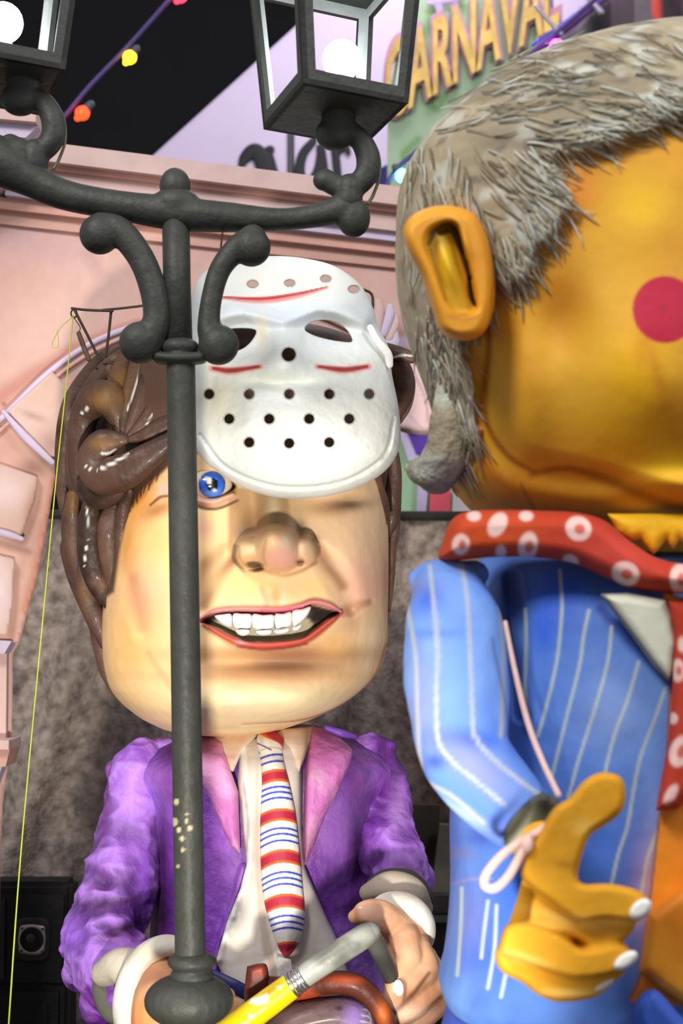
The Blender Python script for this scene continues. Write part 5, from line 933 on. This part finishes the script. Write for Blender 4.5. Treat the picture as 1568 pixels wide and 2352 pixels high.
P = Paint(V, (206, 208, 188)).noise(8, .4, .7, (190, 190, 170), .8, 3).line([(1380, 1366, 14), (1440, 1440, 10), (1500, 1520, 10), (1536, 1566, 10)], (96, 92, 72), .85, 1).line([(1376, 1362, 9), (1450, 1362, 10), (1530, 1374, 9)], (90, 86, 66), .7, 1); mk('collar', V, Fc, M['paint'], gf, colors=P.c)
# sleeve
V, Fc, N = remesh([ptube([(1030, 1372, 92, 2.50), (1038, 1440, 112, 2.46), (1044, 1560, 116, 2.42), (1056, 1680, 112, 2.38), (1062, 1730, 106, 2.36)], 8, 30), ptube([(1048, 1720, 100, 2.36), (1095, 1775, 104, 2.34), (1150, 1830, 98, 2.31), (1210, 1888, 84, 2.28)], 8, 30, caps=False), ptube([(955, 1330, 26, 2.52), (1000, 1312, 30, 2.52), (1090, 1318, 34, 2.52)])], .0065, 12)
V = V + N*(.022*(fbm(V, 6, 5) - .5))[:, None]
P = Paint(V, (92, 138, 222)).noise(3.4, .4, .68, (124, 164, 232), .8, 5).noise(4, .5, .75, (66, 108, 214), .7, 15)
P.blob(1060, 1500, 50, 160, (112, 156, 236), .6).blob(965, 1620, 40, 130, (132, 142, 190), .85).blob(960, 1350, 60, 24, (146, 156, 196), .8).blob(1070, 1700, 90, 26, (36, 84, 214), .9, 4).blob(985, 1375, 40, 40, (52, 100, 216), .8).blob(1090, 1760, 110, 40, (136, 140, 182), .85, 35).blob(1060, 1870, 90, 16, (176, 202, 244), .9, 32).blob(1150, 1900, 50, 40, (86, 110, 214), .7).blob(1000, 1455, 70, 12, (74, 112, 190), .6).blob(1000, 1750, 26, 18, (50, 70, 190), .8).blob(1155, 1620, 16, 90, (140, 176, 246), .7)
stripes(P, [[(1058, 1292), (1070, 1360), (1078, 1440), (1080, 1540), (1082, 1620), (1090, 1690), (1130, 1740), (1190, 1790), (1245, 1830)], [(986, 1300), (998, 1400), (1004, 1500), (1002, 1600), (1006, 1700), (1040, 1750), (1100, 1800), (1160, 1850)], [(922, 1320), (940, 1420), (955, 1520), (958, 1640), (962, 1740)], [(1140, 1320), (1150, 1420), (1156, 1520), (1154, 1620), (1150, 1690)], [(965, 1740), (975, 1790), (1040, 1830), (1110, 1890)]], 7.5, (178, 184, 186))
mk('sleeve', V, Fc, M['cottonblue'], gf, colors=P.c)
V, Fc = pillow(circ(1226, 1898, 62, 82, 30, R(38)), 2.26, .012, 20, 4, .3)
P = Paint(V, (62, 62, 46)).noise(9, .4, .7, (116, 120, 104), .7, 3).blob(1250, 1850, 40, 24, (20, 20, 18), .9, 38).blob(1190, 1930, 14, 50, (176, 180, 150), .7, 30); mk('cuff_shade_disc', V, Fc, M['paint'], gf, colors=P.c)  # disc closing the cuff, darkened for the shade inside
# cut-foam hand: wrist, thumb with index finger, three more fingers
def foam(V, seed):
    P = Paint(V, (216, 154, 38)).noise(5, .4, .68, (228, 168, 46), .8, seed).noise(7, .55, .78, (184, 128, 28), .7, seed + 5)
    P.blob(1295, 1985, 30, 14, (160, 106, 26), .7, 15).blob(1340, 1900, 30, 18, (226, 184, 90), .7).blob(1300, 2110, 90, 12, (246, 206, 110), .7, 14).blob(1400, 2118, 60, 8, (248, 206, 110), .8).blob(1200, 2200, 60, 10, (248, 206, 110), .8, 16).blob(1320, 2280, 90, 10, (250, 206, 110), .8).blob(1260, 2125, 50, 9, (244, 196, 90), .7, 8).line([(1225, 2058, 6), (1290, 2100, 7), (1330, 2120, 6)], (176, 108, 16), .6, 1)  # lit lower edges of the finger plates painted paler
    return P.c
m_foam = mat_paint('mustard_foam', .8, .1, 40, .03, .15)
fingers = [([(1380, 1774), (1424, 1784), (1437, 1820), (1428, 1862), (1395, 1892), (1356, 1918), (1338, 1960), (1326, 2012), (1340, 2030), (1400, 2030), (1462, 2044), (1494, 2074), (1484, 2104), (1446, 2120), (1390, 2114), (1335, 2122), (1300, 2104), (1262, 2074), (1222, 2044), (1196, 2010), (1208, 1960), (1240, 1905), (1272, 1855), (1308, 1832), (1340, 1794)], 2.15, .034),
           ([(1228, 2050), (1290, 2086), (1340, 2112), (1448, 2112), (1452, 2140), (1410, 2174), (1366, 2192), (1336, 2164), (1286, 2144), (1226, 2140), (1212, 2112)], 2.178, .034),
           ([(1168, 2120), (1215, 2118), (1290, 2146), (1340, 2180), (1420, 2166), (1452, 2190), (1436, 2228), (1380, 2246), (1312, 2250), (1246, 2230), (1190, 2206), (1148, 2192), (1150, 2150)], 2.162, .034),
           ([(1140, 2176), (1146, 2226), (1200, 2258), (1240, 2288), (1292, 2302), (1368, 2290), (1402, 2264), (1430, 2228), (1320, 2236), (1240, 2214), (1190, 2190)], 2.19, .034)]
parts = []
for q, y, t in fingers: v, f = pillow(q, y, t, 14, 3.5, .8, .012); parts.append((v, f))
parts.append(ptube([(1216, 1890, 46, 2.28), (1240, 1930, 44, 2.24), (1250, 1980, 44, 2.21), (1230, 2060, 40, 2.25), (1200, 2150, 40, 2.26)], 8, 20, .7))
V, Fc, N = remesh(parts, .0042, 2); rhand = mk('hand', V, Fc, m_foam, gf, colors=foam(V, 3))
for cx, cy, rx, ry, rot in [(1470, 2088, 30, 20, -40), (1436, 2206, 32, 17, -35), (1386, 2262, 26, 9, -30)]:
    v, f = pillow(circ(cx, cy, rx, ry, 24, R(rot)), surf(V, cx - 8, cy, 8) + .006, .010, 12, 3, .5); mk('fingernail', v, f, M['nail'], rhand)
cd = mk('wrist_cord', *join(ptube([(1275, 1885, 8, 2.13), (1235, 1910, 9, 2.12), (1190, 1936, 9, 2.11), (1150, 1966, 10, 2.11), (1116, 2008, 10, 2.11), (1114, 2034, 10, 2.11), (1136, 2040, 10, 2.11), (1164, 2016, 10, 2.11), (1186, 1980, 10, 2.11), (1206, 1940, 9, 2.11)], 8, 12), ellipsoid(1210, 1938, 2.1, 14, 20, 14)), M['cloth'], gf)
mk('sleeve_cord', *ptube([(1160, 1430, 5, 2.36), (1182, 1540, 6, 2.34), (1212, 1660, 7, 2.33), (1246, 1750, 7, 2.3), (1282, 1826, 7, 2.22)], 8, 10), M['cloth'], gf)
# trousers
def trouser(rows_, seed):
    V, Fc, Wt = loft(rows_, 60, 120, YR); P = Paint(V, (60, 90, 190)).noise(4, .4, .68, (108, 130, 206), .8, seed).noise(5, .5, .75, (34, 44, 110), .7, seed + 9); stripes(P, [[(1180, 2300), (1176, 2400)], [(1290, 2310), (1286, 2400)], [(1100, 2290), (1090, 2400)]], 6); mk('trousers', V, Fc, M['cottonblue'], gf, colors=P.c)
trouser([(2270, 1040, 1900, .30, .28, 2.5, 0), (2400, 1010, 1900, .31, .28, 2.5, 0), (2700, 1040, 1880, .28, .26, 2.5, 0), (2990, 1060, 1860, .26, .24, 2.5, 0), (3160, 1060, 1860, .26, .24, 2.5, 0)], 3)
V, Fc = pillow([(1455, 2320), (1500, 2272), (1560, 2330), (1620, 2390), (1500, 2420)], 2.33, .03, 30, 4, .5); mk('coat_tail', V, Fc, mat('coat_tail_blue', (70, 112, 226), .6), gf)
